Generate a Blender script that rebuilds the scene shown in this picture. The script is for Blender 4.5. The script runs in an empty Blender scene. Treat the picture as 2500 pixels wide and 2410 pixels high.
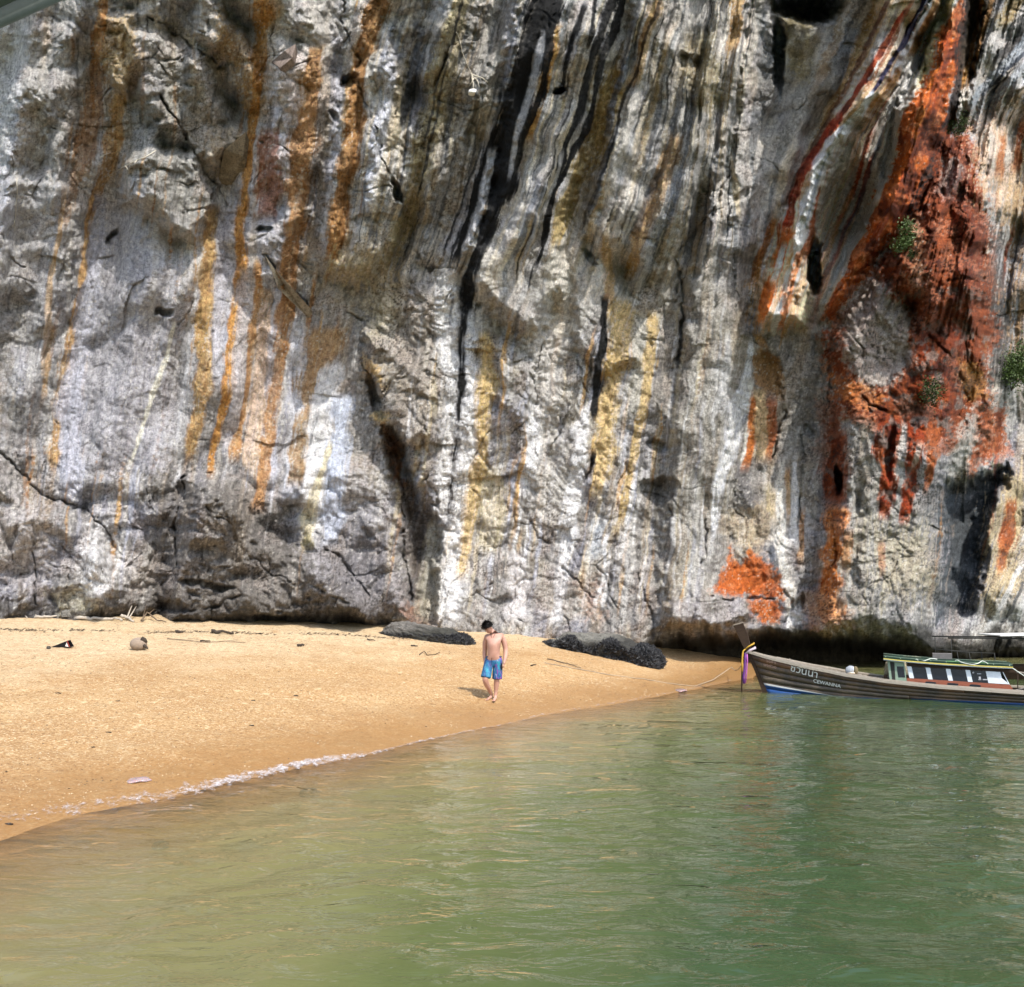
import bpy, math, random
import numpy as np
from mathutils import Vector, Matrix

# ------------------------------------------------------------------ camera, light, exposure
sc = bpy.context.scene
C = sc.collection
F = 1697.0          # focal length in photo units (photo 1960 units wide)
HV = 1155.0         # row of the horizon
HC = 2.45           # eye height above the water
cam_d = bpy.data.cameras.new('camera')
cam_d.sensor_width = 36.0
cam_d.lens = 36.0 * F / 1960.0
cam_d.shift_y = (HV - 944.5) / 1960.0
cam_d.clip_start = 0.1
cam_d.clip_end = 2000
cam = bpy.data.objects.new('camera', cam_d)
cam.location = (0, 0, HC)
cam.rotation_euler = (math.radians(90), 0, 0)
C.objects.link(cam)
sc.camera = cam

SUN = Vector((0.40, -0.66, 0.98)).normalized()       # direction towards the sun
w = bpy.data.worlds.new("World"); sc.world = w; w.use_nodes = True
wn = w.node_tree.nodes; wl = w.node_tree.links
wn.clear()
sky = wn.new('ShaderNodeTexSky'); sky.sky_type = 'NISHITA'; sky.sun_disc = False
sky.sun_elevation = math.asin(SUN.z)
sky.sun_rotation = math.atan2(SUN.x, SUN.y)
sky.air_density = 1.2; sky.dust_density = 2.0; sky.ozone_density = 1.0
bg = wn.new('ShaderNodeBackground'); bg.inputs['Strength'].default_value = 0.15
wo = wn.new('ShaderNodeOutputWorld')
wl.new(sky.outputs[0], bg.inputs[0]); wl.new(bg.outputs[0], wo.inputs[0])
sd = bpy.data.lights.new('sun', 'SUN'); sd.energy = 2.4; sd.angle = math.radians(0.5)
sd.color = (1.0, 0.95, 0.87)
sun = bpy.data.objects.new('sun', sd); C.objects.link(sun)
sun.rotation_euler = SUN.to_track_quat('Z', 'Y').to_euler()
sun.location = (10, -10, 40)
sc.view_settings.view_transform = 'Standard'; sc.view_settings.look = 'None'
sc.view_settings.exposure = 1.2; sc.view_settings.gamma = 1.0
sc.view_settings.use_curve_mapping = False
sc.render.engine = 'CYCLES'
sc.cycles.max_bounces = 6; sc.cycles.diffuse_bounces = 3; sc.cycles.glossy_bounces = 3
sc.cycles.transparent_max_bounces = 8
sc.cycles.caustics_reflective = False; sc.cycles.caustics_refractive = False

rnd = random.Random(7)

def at(u, v, Y):
    """point at distance Y seen at photo position (u, v)"""
    return Vector(((u - 980.0) / F * Y, Y, HC - (v - HV) / F * Y))

# ------------------------------------------------------------------ noise
def _h(ix, iy, s):
    h = (ix.astype(np.uint32) * np.uint32(374761393) + iy.astype(np.uint32) * np.uint32(668265263) + np.uint32(s * 974634777 & 0xffffffff))
    h = (h ^ (h >> np.uint32(13))) * np.uint32(1274126177)
    h ^= h >> np.uint32(16)
    h = h * np.uint32(2246822519); h ^= h >> np.uint32(15)
    return h

def _r(ix, iy, s):
    return (_h(ix, iy, s) & np.uint32(0xffffff)).astype(np.float32) * np.float32(1 / 16777216.0)

_ang = np.linspace(0, 2 * np.pi, 256, endpoint=False)
_gx = np.cos(_ang).astype(np.float32); _gy = np.sin(_ang).astype(np.float32)

def perlin(x, y, s=0):
    x = np.asarray(x, np.float32); y = np.asarray(y, np.float32)
    x, y = np.broadcast_arrays(x, y)
    fx = np.floor(x); fy = np.floor(y)
    ix = fx.astype(np.int32); iy = fy.astype(np.int32)
    dx = x - fx; dy = y - fy
    u = dx * dx * dx * (dx * (dx * 6 - 15) + 10); v = dy * dy * dy * (dy * (dy * 6 - 15) + 10)
    def g(a, b):
        k = _h(ix + a, iy + b, s) & np.uint32(255)
        return _gx[k] * (dx - a) + _gy[k] * (dy - b)
    n0 = g(0, 0); n1 = g(1, 0); a = n0 + u * (n1 - n0)
    n2 = g(0, 1); n3 = g(1, 1); b = n2 + u * (n3 - n2)
    return (a + v * (b - a)) * np.float32(1.5)

def fbm(x, y, o=4, s=0, gain=0.5):
    t = 0; a = 1.0
    for i in range(o):
        t = t + a * perlin(x * 2.03 ** i, y * 2.03 ** i, s + 17 * i); a *= gain
    return t

def ridged(x, y, o=4, s=0, gain=0.5):
    t = 0; a = 1.0
    for i in range(o):
        t = t + a * (1 - 2 * np.abs(perlin(x * 2.07 ** i, y * 2.07 ** i, s + 31 * i))); a *= gain
    return t

def facet(x, y, s=0, tilt=0.5, k=0.55, off=0.35, sign=1):
    """craggy blocks: tilted scoops or knobs meeting in sharp edges"""
    x = np.asarray(x, np.float32); y = np.asarray(y, np.float32)
    ix = np.floor(x).astype(np.int32); iy = np.floor(y).astype(np.int32)
    best = None
    for a in (-1, 0, 1):
        for b in (-1, 0, 1):
            jx = ix + a; jy = iy + b
            dx = x - (jx + _r(jx, jy, s)); dy = y - (jy + _r(jx, jy, s + 1))
            h = (_r(jx, jy, s + 2) - .5) * 2 * off + tilt * ((_r(jx, jy, s + 3) - .5) * 2 * dx + (_r(jx, jy, s + 4) - .5) * 2 * dy) - k * (dx * dx + dy * dy)
            best = h if best is None else np.maximum(best, h)
    return best * sign

def edges(x, y, s=0):
    """distance to the nearest joint of a broken-up cell pattern"""
    x = np.asarray(x, np.float32); y = np.asarray(y, np.float32)
    ix = np.floor(x).astype(np.int32); iy = np.floor(y).astype(np.int32)
    f1 = np.full(x.shape, 9, np.float32); f2 = f1.copy()
    for a in (-1, 0, 1):
        for b in (-1, 0, 1):
            jx = ix + a; jy = iy + b
            d = np.sqrt((x - (jx + _r(jx, jy, s))) ** 2 + (y - (jy + _r(jx, jy, s + 1))) ** 2)
            f2 = np.minimum(f2, np.maximum(f1, d)); f1 = np.minimum(f1, d)
    return f2 - f1

def sstep(a, b, x):
    t = np.clip((x - a) / (b - a), 0, 1)
    return t * t * (3 - 2 * t)

# ------------------------------------------------------------------ helpers for objects
def tag(o, label=None, cat=None, group=None, kind=None):
    if label: o['label'] = label
    if cat: o['category'] = cat
    if group: o['group'] = group
    if kind: o['kind'] = kind
    return o

def grid_mesh(name, P, mat, flip=False):
    """P (nr, nc, 3) -> smooth quad mesh, fast"""
    nr, nc = P.shape[:2]
    me = bpy.data.meshes.new(name)
    me.vertices.add(nr * nc)
    me.vertices.foreach_set('co', np.ascontiguousarray(P, np.float32).ravel())
    i = np.arange(nr * nc, dtype=np.int32).reshape(nr, nc)
    q = np.stack([i[:-1, :-1], i[:-1, 1:], i[1:, 1:], i[1:, :-1]], -1).reshape(-1, 4)
    if flip: q = q[:, ::-1]
    q = np.ascontiguousarray(q)
    me.loops.add(q.size); me.loops.foreach_set('vertex_index', q.ravel())
    me.polygons.add(len(q))
    me.polygons.foreach_set('loop_start', np.arange(0, q.size, 4, dtype=np.int32))
    me.polygons.foreach_set('use_smooth', np.ones(len(q), dtype=bool))
    me.update(calc_edges=True)
    if mat: me.materials.append(mat)
    o = bpy.data.objects.new(name, me); C.objects.link(o)
    return o

def vcol(o, name, A):
    a = o.data.color_attributes.new(name, 'FLOAT_COLOR', 'POINT')
    n = len(o.data.vertices)
    buf = np.ones((n, 4), np.float32); buf[:, :A.shape[-1]] = A.reshape(n, -1)
    a.data.foreach_set('color', buf.ravel())

def vval(o, name, A):
    a = o.data.attributes.new(name, 'FLOAT', 'POINT')
    a.data.foreach_set('value', np.ascontiguousarray(A, np.float32).ravel())

class NT:
    """tiny node-tree helper"""
    def __init__(s, name):
        s.m = bpy.data.materials.new(name); s.m.use_nodes = True
        s.t = s.m.node_tree; s.t.nodes.clear()
        s.out = s.n('ShaderNodeOutputMaterial')
    def n(s, typ, props=None, **ins):
        nd = s.t.nodes.new(typ)
        for k, v in (props or {}).items(): setattr(nd, k, v)
        for k, v in ins.items():
            key = k.replace('_', ' ')
            if key.startswith('i ') : key = int(key[2:])
            s.set(nd, key, v)
        return nd
    def set(s, nd, key, v):
        i = nd.inputs[key]
        if isinstance(v, bpy.types.NodeSocket): s.t.links.new(v, i)
        else: i.default_value = v
    def math(s, op, a, b=0.0, c=0.0, clamp=False):
        nd = s.n('ShaderNodeMath', {'operation': op, 'use_clamp': clamp})
        s.set(nd, 0, a); s.set(nd, 1, b); s.set(nd, 2, c)
        return nd.outputs[0]
    def mix(s, f, a, b, mode='MIX'):
        nd = s.n('ShaderNodeMix', {'data_type': 'RGBA', 'blend_type': mode, 'clamp_factor': True})
        for i, v in ((0, f), (6, a), (7, b)):
            if isinstance(v, (tuple, list)) and len(v) == 3: v = (*v, 1)
            s.set(nd, i, v)
        return nd.outputs[2]
    def ramp(s, f, stops, interp='LINEAR'):
        nd = s.n('ShaderNodeValToRGB'); s.set(nd, 0, f); r = nd.color_ramp; r.interpolation = interp
        while len(r.elements) > 1: r.elements.remove(r.elements[-1])
        for i, (p, c) in enumerate(stops):
            e = r.elements[0] if i == 0 else r.elements.new(p)
            e.position = p; e.color = (*c, 1) if not isinstance(c, float) else (c, c, c, 1)
        return nd.outputs[0]
    def noise(s, vec, scale, detail=4, rough=.55, dist=0):
        nd = s.n('ShaderNodeTexNoise', Scale=scale, Detail=detail, Roughness=rough, Distortion=dist)
        if vec is not None: s.set(nd, 'Vector', vec)
        return nd.outputs[0]
    def attr(s, name, out=0):
        nd = s.n('ShaderNodeAttribute', {'attribute_name': name}); return nd.outputs[out]
    def vmul(s, vec, v):
        nd = s.n('ShaderNodeVectorMath', {'operation': 'MULTIPLY'}); s.set(nd, 0, vec); nd.inputs[1].default_value = v
        return nd.outputs[0]
    def obj(s): return s.n('ShaderNodeTexCoord').outputs['Object']
    def bump(s, h, strength, dist, normal=None):
        nd = s.n('ShaderNodeBump', Strength=strength, Distance=dist, Height=h)
        if normal is not None: s.set(nd, 'Normal', normal)
        return nd.outputs[0]
    def bsdf(s, color, rough=.8, normal=None, **kw):
        b = s.n('ShaderNodeBsdfPrincipled')
        if isinstance(color, tuple) and len(color) == 3: color = (*color, 1)
        s.set(b, 'Base Color', color); s.set(b, 'Roughness', rough)
        if normal is not None: s.set(b, 'Normal', normal)
        for k, v in kw.items(): s.set(b, k.replace('_', ' '), v)
        s.t.links.new(b.outputs[0], s.out.inputs[0])
        return b

def plain(name, col, rough=.7, var=.25, scale=8, bump=.0, stretch=(1, 1, 1), **kw):
    """colour with uneven wear and a little relief"""
    t = NT(name); v = t.vmul(t.obj(), stretch)
    n = t.noise(v, scale, 6, .65); n2 = t.noise(v, scale * 7, 4, .6)
    k = t.math('ADD', t.math('MULTIPLY', n, .65), t.math('MULTIPLY', n2, .35))
    lo = tuple(c * (1 - var) for c in col); hi = tuple(min(1, c * (1 + var)) for c in col)
    c = t.ramp(k, [(.3, lo), (.7, hi)])
    nm = t.bump(n2, .6, bump) if bump else None
    if max(col) < .09: kw.setdefault('Specular_IOR_Level', .12)
    t.bsdf(c, rough, nm, **kw)
    return t.m
# ------------------------------------------------------------------ the cliff
def axis(a, b, c, d, fine, coarse):
    return np.concatenate([np.arange(a, b, coarse), np.arange(b, c, fine), np.arange(c, d, coarse)]).astype(np.float32)
ur = axis(-300, -8, 1968, 2330, 2.0, 7.0)
vr = axis(-560, -8, 1282, 1340, 2.0, 8.0)
U, V = np.meshgrid(ur, vr)                        # (rows, cols)
NR, NC = U.shape

# flow lines: where the drip marks run, as u for each row v
GV = [-450, 0, 130, 260, 400, 520, 640, 800, 1000, 1200, 1300]
GU = [[-500] * 11,
      [-30, -80, -110, -120, -150, -160, -170, -180, -190, -200, -200],
      [260, 205, 200, 205, 180, 163, 135, 112, 92, 75, 70],
      [560, 505, 498, 483, 462, 458, 447, 427, 390, 370, 360],
      [850, 726, 685, 678, 650, 625, 600, 575, 555, 540, 535],
      [1200, 1045, 1010, 970, 945, 895, 890, 880, 858, 825, 810],
      [1380, 1173, 1130, 1095, 1048, 1010, 990, 975, 950, 925, 915],
      [1560, 1340, 1310, 1287, 1247, 1205, 1150, 1130, 1095, 1060, 1045],
      [1700, 1450, 1430, 1415, 1412, 1405, 1395, 1370, 1350, 1340, 1335],
      [2000, 1770, 1700, 1607, 1546, 1518, 1482, 1430, 1400, 1385, 1375],
      [2060, 1810, 1765, 1705, 1670, 1606, 1570, 1540, 1515, 1520, 1525],
      [2150, 1845, 1828, 1805, 1757, 1690, 1640, 1620, 1605, 1600, 1595],
      [2300, 2000, 1950, 1900, 1880, 1860, 1840, 1800, 1790, 1770, 1760],
      [2500, 2200, 2130, 2060, 2020, 2000, 1990, 1975, 1955, 1890, 1860],
      [3000, 2700, 2600, 2550, 2500, 2500, 2500, 2500, 2450, 2400, 2380]]
gk = [GU[k][6] for k in range(len(GU))]
WU = U + 5 * fbm(U / 90, V / 120, 3, 3) + 1.6 * perlin(U / 12, V / 22, 4) + 0.8 * perlin(U / 4, V / 9, 5)
FC = np.empty_like(U)
for r in range(NR):
    FC[r] = np.interp(WU[r], [np.interp(vr[r], GV, g) for g in GU], gk)
FC += 3 * perlin(U / 60, V / 60, 8)

# ---- polygon tools (signed distance inside a box)
def poly_sd(pts, pad=60, ux=None, vx=None):
    pts = np.array(pts, np.float32)
    c0 = np.searchsorted(ur, pts[:, 0].min() - pad); c1 = np.searchsorted(ur, pts[:, 0].max() + pad)
    r0 = np.searchsorted(vr, pts[:, 1].min() - pad); r1 = np.searchsorted(vr, pts[:, 1].max() + pad)
    sl = (slice(r0, r1), slice(c0, c1))
    x = (U if ux is None else ux)[sl]; y = (V if vx is None else vx)[sl]
    d = np.full(x.shape, 1e9, np.float32); ins = np.zeros(x.shape, bool)
    n = len(pts)
    for i in range(n):
        ax, ay = pts[i]; bx, by = pts[(i + 1) % n]
        ex, ey = bx - ax, by - ay
        t = np.clip(((x - ax) * ex + (y - ay) * ey) / (ex * ex + ey * ey + 1e-9), 0, 1)
        d = np.minimum(d, (x - ax - t * ex) ** 2 + (y - ay - t * ey) ** 2)
        cond = (ay > y) != (by > y)
        xi = ax + (y - ay) / (by - ay + 1e-9) * ex
        ins ^= cond & (x < xi)
    d = np.sqrt(d)
    return sl, np.where(ins, d, -d)

def line_d(pts, pad=30, ux=None, vx=None):
    pts = np.array(pts, np.float32)
    c0 = np.searchsorted(ur, pts[:, 0].min() - pad); c1 = np.searchsorted(ur, pts[:, 0].max() + pad)
    r0 = np.searchsorted(vr, pts[:, 1].min() - pad); r1 = np.searchsorted(vr, pts[:, 1].max() + pad)
    sl = (slice(r0, r1), slice(c0, c1))
    x = (U if ux is None else ux)[sl]; y = (V if vx is None else vx)[sl]
    d = np.full(x.shape, 1e9, np.float32)
    for i in range(len(pts) - 1):
        ax, ay = pts[i][:2]; bx, by = pts[i + 1][:2]
        ex, ey = bx - ax, by - ay
        t = np.clip(((x - ax) * ex + (y - ay) * ey) / (ex * ex + ey * ey + 1e-9), 0, 1)
        d = np.minimum(d, (x - ax - t * ex) ** 2 + (y - ay - t * ey) ** 2)
    return sl, np.sqrt(d)

# wobble for everything drawn by hand, so that no outline is straight
XU = U + 9 * fbm(U / 70, V / 70, 4, 41) + 3 * perlin(U / 11, V / 11, 44)
XV = V + 9 * fbm(U / 70, V / 70, 4, 51) + 3 * perlin(U / 11, V / 11, 54)

# ---- distance of the wall
UW = U + 55 * perlin(U / 120, V / 150, 21) + 20 * perlin(U / 40, V / 55, 22)
VW = V + 60 * perlin(U / 150, V / 130, 23) * sstep(1250, 950, V) + 18 * perlin(U / 45, V / 45, 24) * sstep(1250, 950, V)
foot = np.interp(UW, [-300, 0, 260, 400, 600, 720, 800, 1000, 1200, 1350, 1500, 1650, 1770, 1880, 1960, 2330],
                 [27.8, 28.5, 28.8, 29.5, 30.5, 31, 30.4, 31, 31.5, 32.5, 34, 34.5, 35.2, 38.6, 40.5, 44])
pv = [-560, -200, 0, 150, 300, 430, 540, 620, 800, 1000, 1180, 1340]
left = np.interp(VW, pv, [-6.6, -4.6, -3.3, -2.6, -1.8, -1.3, -1.0, -.8, -.5, -.3, 0, -.3])
mid = np.interp(VW, pv, [-6.6, -5.2, -4.1, -3.3, -2.4, -1.55, -.85, -.55, -.1, .3, 0, -.3])
right = np.interp(VW, pv, [-8.2, -6.4, -5.2, -4.1, -3.0, -2.1, -1.4, -1.0, -.5, 0, 0, -.3])
wm = sstep(330, 640, U + 60 * perlin(U / 200, V / 200, 2)); wr = sstep(1380, 1600, U)
Y = foot + left * (1 - wm) + mid * wm * (1 - wr) + right * wr

def proud(pts, h, soft=16, pad=50, soft_out=None):
    sl, d = poly_sd(pts, pad, XU, XV)
    Y[sl] -= h * sstep(-(soft_out or soft * .3), soft, d)

# hand-placed lobes, blocks, hollows
proud([(345,905),(400,900),(470,950),(500,1010),(560,1030),(640,1090),(700,1140),(740,1200),(300,1215),(312,1080),(338,1000)], 2.1, 40, 50, 5)
proud([(345,905),(400,900),(450,930),(470,980),(440,1050),(350,1060)], .7, 30)
proud([(-300,840),(0,870),(60,930),(170,990),(225,1080),(250,1130),(190,1230),(-300,1230)], 2.0, 46, 60, 8)
proud([(170,1000),(235,1060),(330,1080),(330,1200),(200,1220),(150,1120)], .6, 24)
proud([(540,880),(640,850),(735,890),(775,970),(788,1100),(800,1200),(620,1210),(560,1050)], 1.3, 44)
proud([(735,890),(775,965),(790,1080),(805,1210),(838,1200),(842,1000),(800,930),(762,800),(735,820)], -1.1, 14)
proud([(230,300),(290,280),(390,290),(415,370),(402,430),(368,478),(300,420),(225,385)], 1.25, 26)
proud([(240,40),(300,60),(380,100),(450,220),(472,260),(420,320),(330,280),(250,180)], .8, 24)
proud([(188,-40),(190,10),(262,25),(264,120),(238,195),(200,150),(182,110)], .9, 18)
proud([(360,-60),(430,10),(500,110),(500,190),(470,220),(412,110),(372,60)], .9, 20)
proud([(430,-60),(560,-40),(640,60),(640,200),(600,420),(540,470),(510,300),(500,100)], .7, 30)
proud([(60,130),(170,120),(180,250),(120,330),(0,340),(-60,200)], .5, 40)
proud([(-80,330),(120,320),(160,480),(110,640),(-80,660)], .7, 36)
proud([(640,180),(740,60),(800,200),(800,350),(765,475),(725,530),(690,555),(620,525),(600,450),(620,300)], 1.5, 34)
proud([(1000,-300),(1230,-300),(1180,100),(1130,300),(1085,430),(1085,560),(1040,640),(1000,655),(930,600),(895,545),(885,470),(940,350)], 1.5, 34)
proud([(1230,-300),(1480,-300),(1440,200),(1370,360),(1300,480),(1240,545),(1215,560),(1200,520),(1110,455),(1130,330)], 1.5, 40)
proud([(820,-300),(960,-300),(940,120),(900,260),(830,420),(790,430),(820,200)], .6, 26)
proud([(1350,380),(1400,330),(1445,560),(1425,700),(1395,1000),(1375,1210),(1250,1210),(1265,900),(1290,700),(1300,520)], 1.0, 34)
proud([(1085,480),(1160,440),(1200,540),(1225,700),(1140,720),(1090,640)], .55, 20)
proud([(930,640),(1000,650),(1030,740),(1000,830),(950,760)], .5, 16)
proud([(690,620),(760,650),(835,760),(832,960),(790,930),(740,800),(700,720)], .9, 22)
proud([(1265,1150),(1330,1120),(1400,1122),(1440,1150),(1440,1185),(1380,1205),(1270,1205)], 1.1, 16)
proud([(1580,640),(1620,600),(1700,480),(1800,250),(1850,240),(1885,330),(1905,500),(1915,640),(1915,800),(1880,860),(1800,935),(1795,1100),(1788,1235),(1540,1225),(1580,1000),(1590,850)], 2.4, 50)
proud([(1700,480),(1780,330),(1850,240),(1885,340),(1890,560),(1800,620),(1760,640)], .9, 30)
proud([(1435,690),(1456,660),(1490,680),(1500,770),(1470,755),(1448,735)], -.5, 16)
proud([(1810,925),(1926,885),(1932,930),(1893,997),(1888,1064),(1875,1130),(1850,1180),(1800,1190),(1792,1070)], -3.0, 26)
# the long tilted ribs of flowstone
proud([(1690,-300),(1680,0),(1640,127),(1593,217),(1540,317),(1503,400),(1485,470),(1440,550),(1450,640),(1545,630),(1548,480),(1575,360),(1600,300),(1700,190),(1806,0),(1830,-300)], 3.0, 34, 70, 6)
proud([(1830,-300),(1806,0),(1760,120),(1710,210),(1695,320),(1650,430),(1590,550),(1572,610),(1596,612),(1640,540),(1700,467),(1757,400),(1785,317),(1825,200),(1845,83),(1850,-300)], 3.4, 40, 70, 6)
proud([(1850,-300),(1850,60),(1840,160),(1820,260),(1780,350),(1745,400),(1720,440),(1775,440),(1830,330),(1850,200),(1880,60),(1900,-300)], -1.2, 12)
# hollows
def pit(u, v, ru, rv, depth, rot=0, soft=.45):
    pad = 2 * max(ru, rv)
    c0 = np.searchsorted(ur, u - pad); c1 = np.searchsorted(ur, u + pad)
    r0 = np.searchsorted(vr, v - pad); r1 = np.searchsorted(vr, v + pad)
    sl = (slice(r0, r1), slice(c0, c1)); cs, sn = math.cos(rot), math.sin(rot)
    x = XU[sl] - u; y = XV[sl] - v
    d = np.sqrt(((x * cs + y * sn) / ru) ** 2 + ((-x * sn + y * cs) / rv) ** 2)
    Y[sl] += depth * (1 - sstep(1 - soft, 1 + soft * .4, d))
pit(1560, 510, 15, 55, 3.6); pit(1602, 915, 10, 34, 2.6); pit(1545, 5, 70, 38, 4.0, .1); pit(1488, 100, 12, 85, 1.6)
pit(1610, 400, 55, 90, 1.2, .5); pit(1865, 490, 22, 26, 1.2); pit(670, 150, 18, 12, .9, -.5); pit(1076, 168, 16, 6, .9)
pit(757, 365, 8, 26, .8, -.4); pit(770, 870, 18, 60, .8, -.3); pit(720, 760, 14, 40, .8, -.3); pit(1260, 940, 40, 24, .7)
pit(1255, 850, 22, 10, .5); pit(960, 1150, 20, 14, .3); pit(1705, 870, 10, 60, .6); pit(30, 600, 50, 40, .5)
pit(330, 1160, 26, 14, .8); pit(390, 1120, 60, 9, .5, .15); pit(520, 1185, 34, 14, .9); pit(1530, 1150, 8, 14, .6); pit(1300, 640, 5, 60, .5)
for a in range(26):            # smaller pockets scattered over the wall
    pit(rnd.uniform(20, 1940), rnd.uniform(60, 1150), rnd.uniform(6, 22), rnd.uniform(6, 22), rnd.uniform(.15, .5), rnd.uniform(0, 3))

# the sea-cut notch along the foot
lip = np.interp(ur, [-300, 1180, 1225, 1260, 1300, 1350, 1420, 1500, 1600, 1700, 1780, 1850, 1960, 2330],
                [1400, 1290, 1238, 1216, 1206, 1203, 1200, 1200, 1206, 1214, 1236, 1246, 1238, 1240])[None, :]
lip = lip + 7 * perlin(U / 45, V * 0 + 1, 77) + 3 * perlin(U / 13, V / 13, 78)
nd = V - lip
Y += 3.6 * sstep(0, 46, nd)

# ---- cracks (carved narrow and deep)
CR = [([(281,30),(310,50),(345,72),(370,92),(390,110),(415,130)],3,.5),([(281,35),(285,60),(292,90)],2,.3),
 ([(295,160),(320,205),(340,240),(365,280),(395,310),(412,345)],3,.5),([(412,345),(425,372),(440,390)],2,.3),
 ([(412,640),(405,700)],2,.15),([(350,910),(370,905),(400,902)],4,.7),([(352,910),(350,960),(338,1000),(335,1040),(330,1075)],4,.8),
 ([(330,1075),(318,1090),(312,1120)],3,.5),([(380,965),(420,990),(455,1010)],3,.4),([(60,1030),(66,1080),(70,1150)],3,.4),([(95,1085),(130,1092),(128,1150)],2,.25),
 ([(0,862),(60,925),(100,950),(170,975),(200,1010),(240,1070)],3,.5),([(460,1140),(420,1160),(330,1170),(322,1200)],4,.5),
 ([(610,1040),(660,1080),(690,1120),(720,1160)],4,.5),([(480,1060),(520,1100),(600,1120),(660,1160)],3,.35),
 ([(733,820),(742,860),(760,900),(775,950),(768,1000),(770,1070),(790,1150)],4,.8),([(690,690),(720,740),(735,800)],3,.6),
 ([(830,480),(820,520),(800,480),(780,430)],3,.5),([(653,1),(690,160),(720,240),(727,300),(745,340)],3,.35),
 ([(505,485),(540,540),(565,560),(590,590)],3,.5),([(520,300),(480,360),(470,400)],2,.2),([(410,330),(420,360)],2,.2),
 ([(1300,520),(1302,560),(1300,680)],3,.6),([(1396,330),(1370,400),(1330,440),(1300,480),(1290,560)],4,.6),([(1406,480),(1412,560),(1405,600)],2,.3),
 ([(1435,560),(1440,620),(1450,650)],3,.3),([(1498,760),(1492,830),(1480,880)],4,.6),([(1346,980),(1346,1080)],3,.4),
 ([(1404,920),(1400,980),(1420,995)],2,.3),([(1360,1136),(1420,1146),(1480,1150)],3,.6),([(1503,1130),(1520,1160),(1490,1200)],4,.5),
 ([(1590,640),(1592,760),(1596,800)],3,.5),([(1645,760),(1662,775),(1700,790)],4,.6),([(1600,560),(1625,530),(1690,480)],4,.8),
 ([(1598,1000),(1601,1060),(1594,1090)],4,.5),([(1530,830),(1545,880),(1530,940),(1532,1050)],3,.4),([(1780,640),(1830,690),(1850,760),(1835,800)],4,.5),
 ([(1850,560),(1860,700)],2,.3),([(1800,930),(1804,1000),(1800,1080),(1790,1180)],4,.7),([(1740,1060),(1690,1110),(1640,1130)],3,.3),
 ([(1100,690),(1130,760)],2,.3),([(1133,860),(1125,905),(1118,930)],3,.4),([(1040,650),(1020,720),(1028,770),(990,820)],2,.3),
 ([(1010,1000),(1020,1030),(1060,1040)],3,.3),([(1080,1080),(1110,1120),(1150,1160)],3,.4),([(1225,1100),(1250,1190)],3,.4),
 ([(915,1130),(960,1160),(1000,1190)],2,.25),([(1160,1120),(1190,1190)],2,.25),([(1230,940),(1280,950),(1290,990)],2,.3),
 ([(850,1100),(905,1140)],1.5,.15),([(560,880),(640,850),(700,870),(740,900)],2,.25),([(520,1170),(600,1150),(700,1190)],2,.25)]
n_cr = perlin(U / 22, V / 22, 88)
for pts, wd, dp in CR:
    sl, d = line_d(pts, 20, XU, XV)
    Y[sl] += dp * .55 * np.exp(-(d / (wd * .62)) ** 2) * sstep(-.5, .1, n_cr[sl])
for a in range(40):             # hairline cracks
    x, y = rnd.uniform(0, 1960), rnd.uniform(0, 1180); an = rnd.uniform(.3, 2.4); pts = [(x, y)]
    for k in range(4):
        an += rnd.uniform(-.5, .5); x += 18 * math.cos(an); y += 18 * math.sin(an); pts.append((x, y))
    sl, d = line_d(pts, 8, XU, XV)
    Y[sl] += .12 * np.exp(-(d / 1.5) ** 2) * sstep(-.3, .3, n_cr[sl])

# ---- rough and smooth ground
rough = np.full_like(U, .75)
def rg(pts, val, soft=25):
    sl, d = poly_sd(pts, 60, XU, XV); m = sstep(-soft, soft, d); rough[sl] = rough[sl] * (1 - m) + val * m
rg([(-300,330),(200,380),(400,400),(420,880),(300,900),(0,850),(-300,850)], .34)
rg([(380,520),(640,600),(700,900),(560,1000),(400,900)], .28)
rg([(690,560),(840,560),(845,1000),(760,960),(690,720)], 1.35)
rg([(300,900),(470,930),(700,1120),(760,1200),(260,1210)], 1.25)
rg([(830,900),(1260,900),(1250,1210),(810,1210)], .8)
rg([(1000,-300),(1480,-300),(1440,200),(1250,540),(1000,640),(880,540)], .3)
rg([(1300,400),(1440,500),(1400,900),(1360,1190),(1250,1180)], .35)
rg([(1500,-300),(1850,-300),(1840,100),(1600,610),(1440,640)], .15)
rg([(1580,640),(1880,300),(1920,800),(1790,960),(1790,1230),(1500,1220),(1580,900)], 1.15)
lob = (perlin(U / 170, V / 170, 90) * .35 + 1)

S = U + 22 * perlin(U / 130, V / 130, 11) + 10 * perlin(U / 40, V / 40, 12)
T = V + 22 * perlin(U / 130, V / 130, 13) + 10 * perlin(U / 40, V / 40, 14)
sh = .35 * (V - 600)                                # blocks lean with the streaks
Y -= .6 * facet((S + sh) / 165, T / 230, 100, .75, .65, .4)
Y -= .50 * lob * (.35 + .65 * np.clip(rough, 0, 1.2)) * facet((S + sh) / 62, T / 84, 120, .95, .65, .35)
Y += .16 * facet((S) / 47, T / 60, 140, .6, .5, .4) * (1.1 - .6 * np.clip(rough, 0, 1.2))
Y -= .21 * rough * facet((S + sh) / 25, T / 31, 160, 1.0, .7, .4)
Y -= .115 * rough * facet((S - sh) / 10.5, T / 13, 180, 1.1, .7, .4)
Y -= .055 * rough * facet(S / 5.2, T / 5.8, 200, 1.0, .6, .5)
Y -= .10 * fbm(U / 95, V / 95, 3, 61) + .030 * rough * fbm(U / 16, V / 16, 3, 62, .6)
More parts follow.
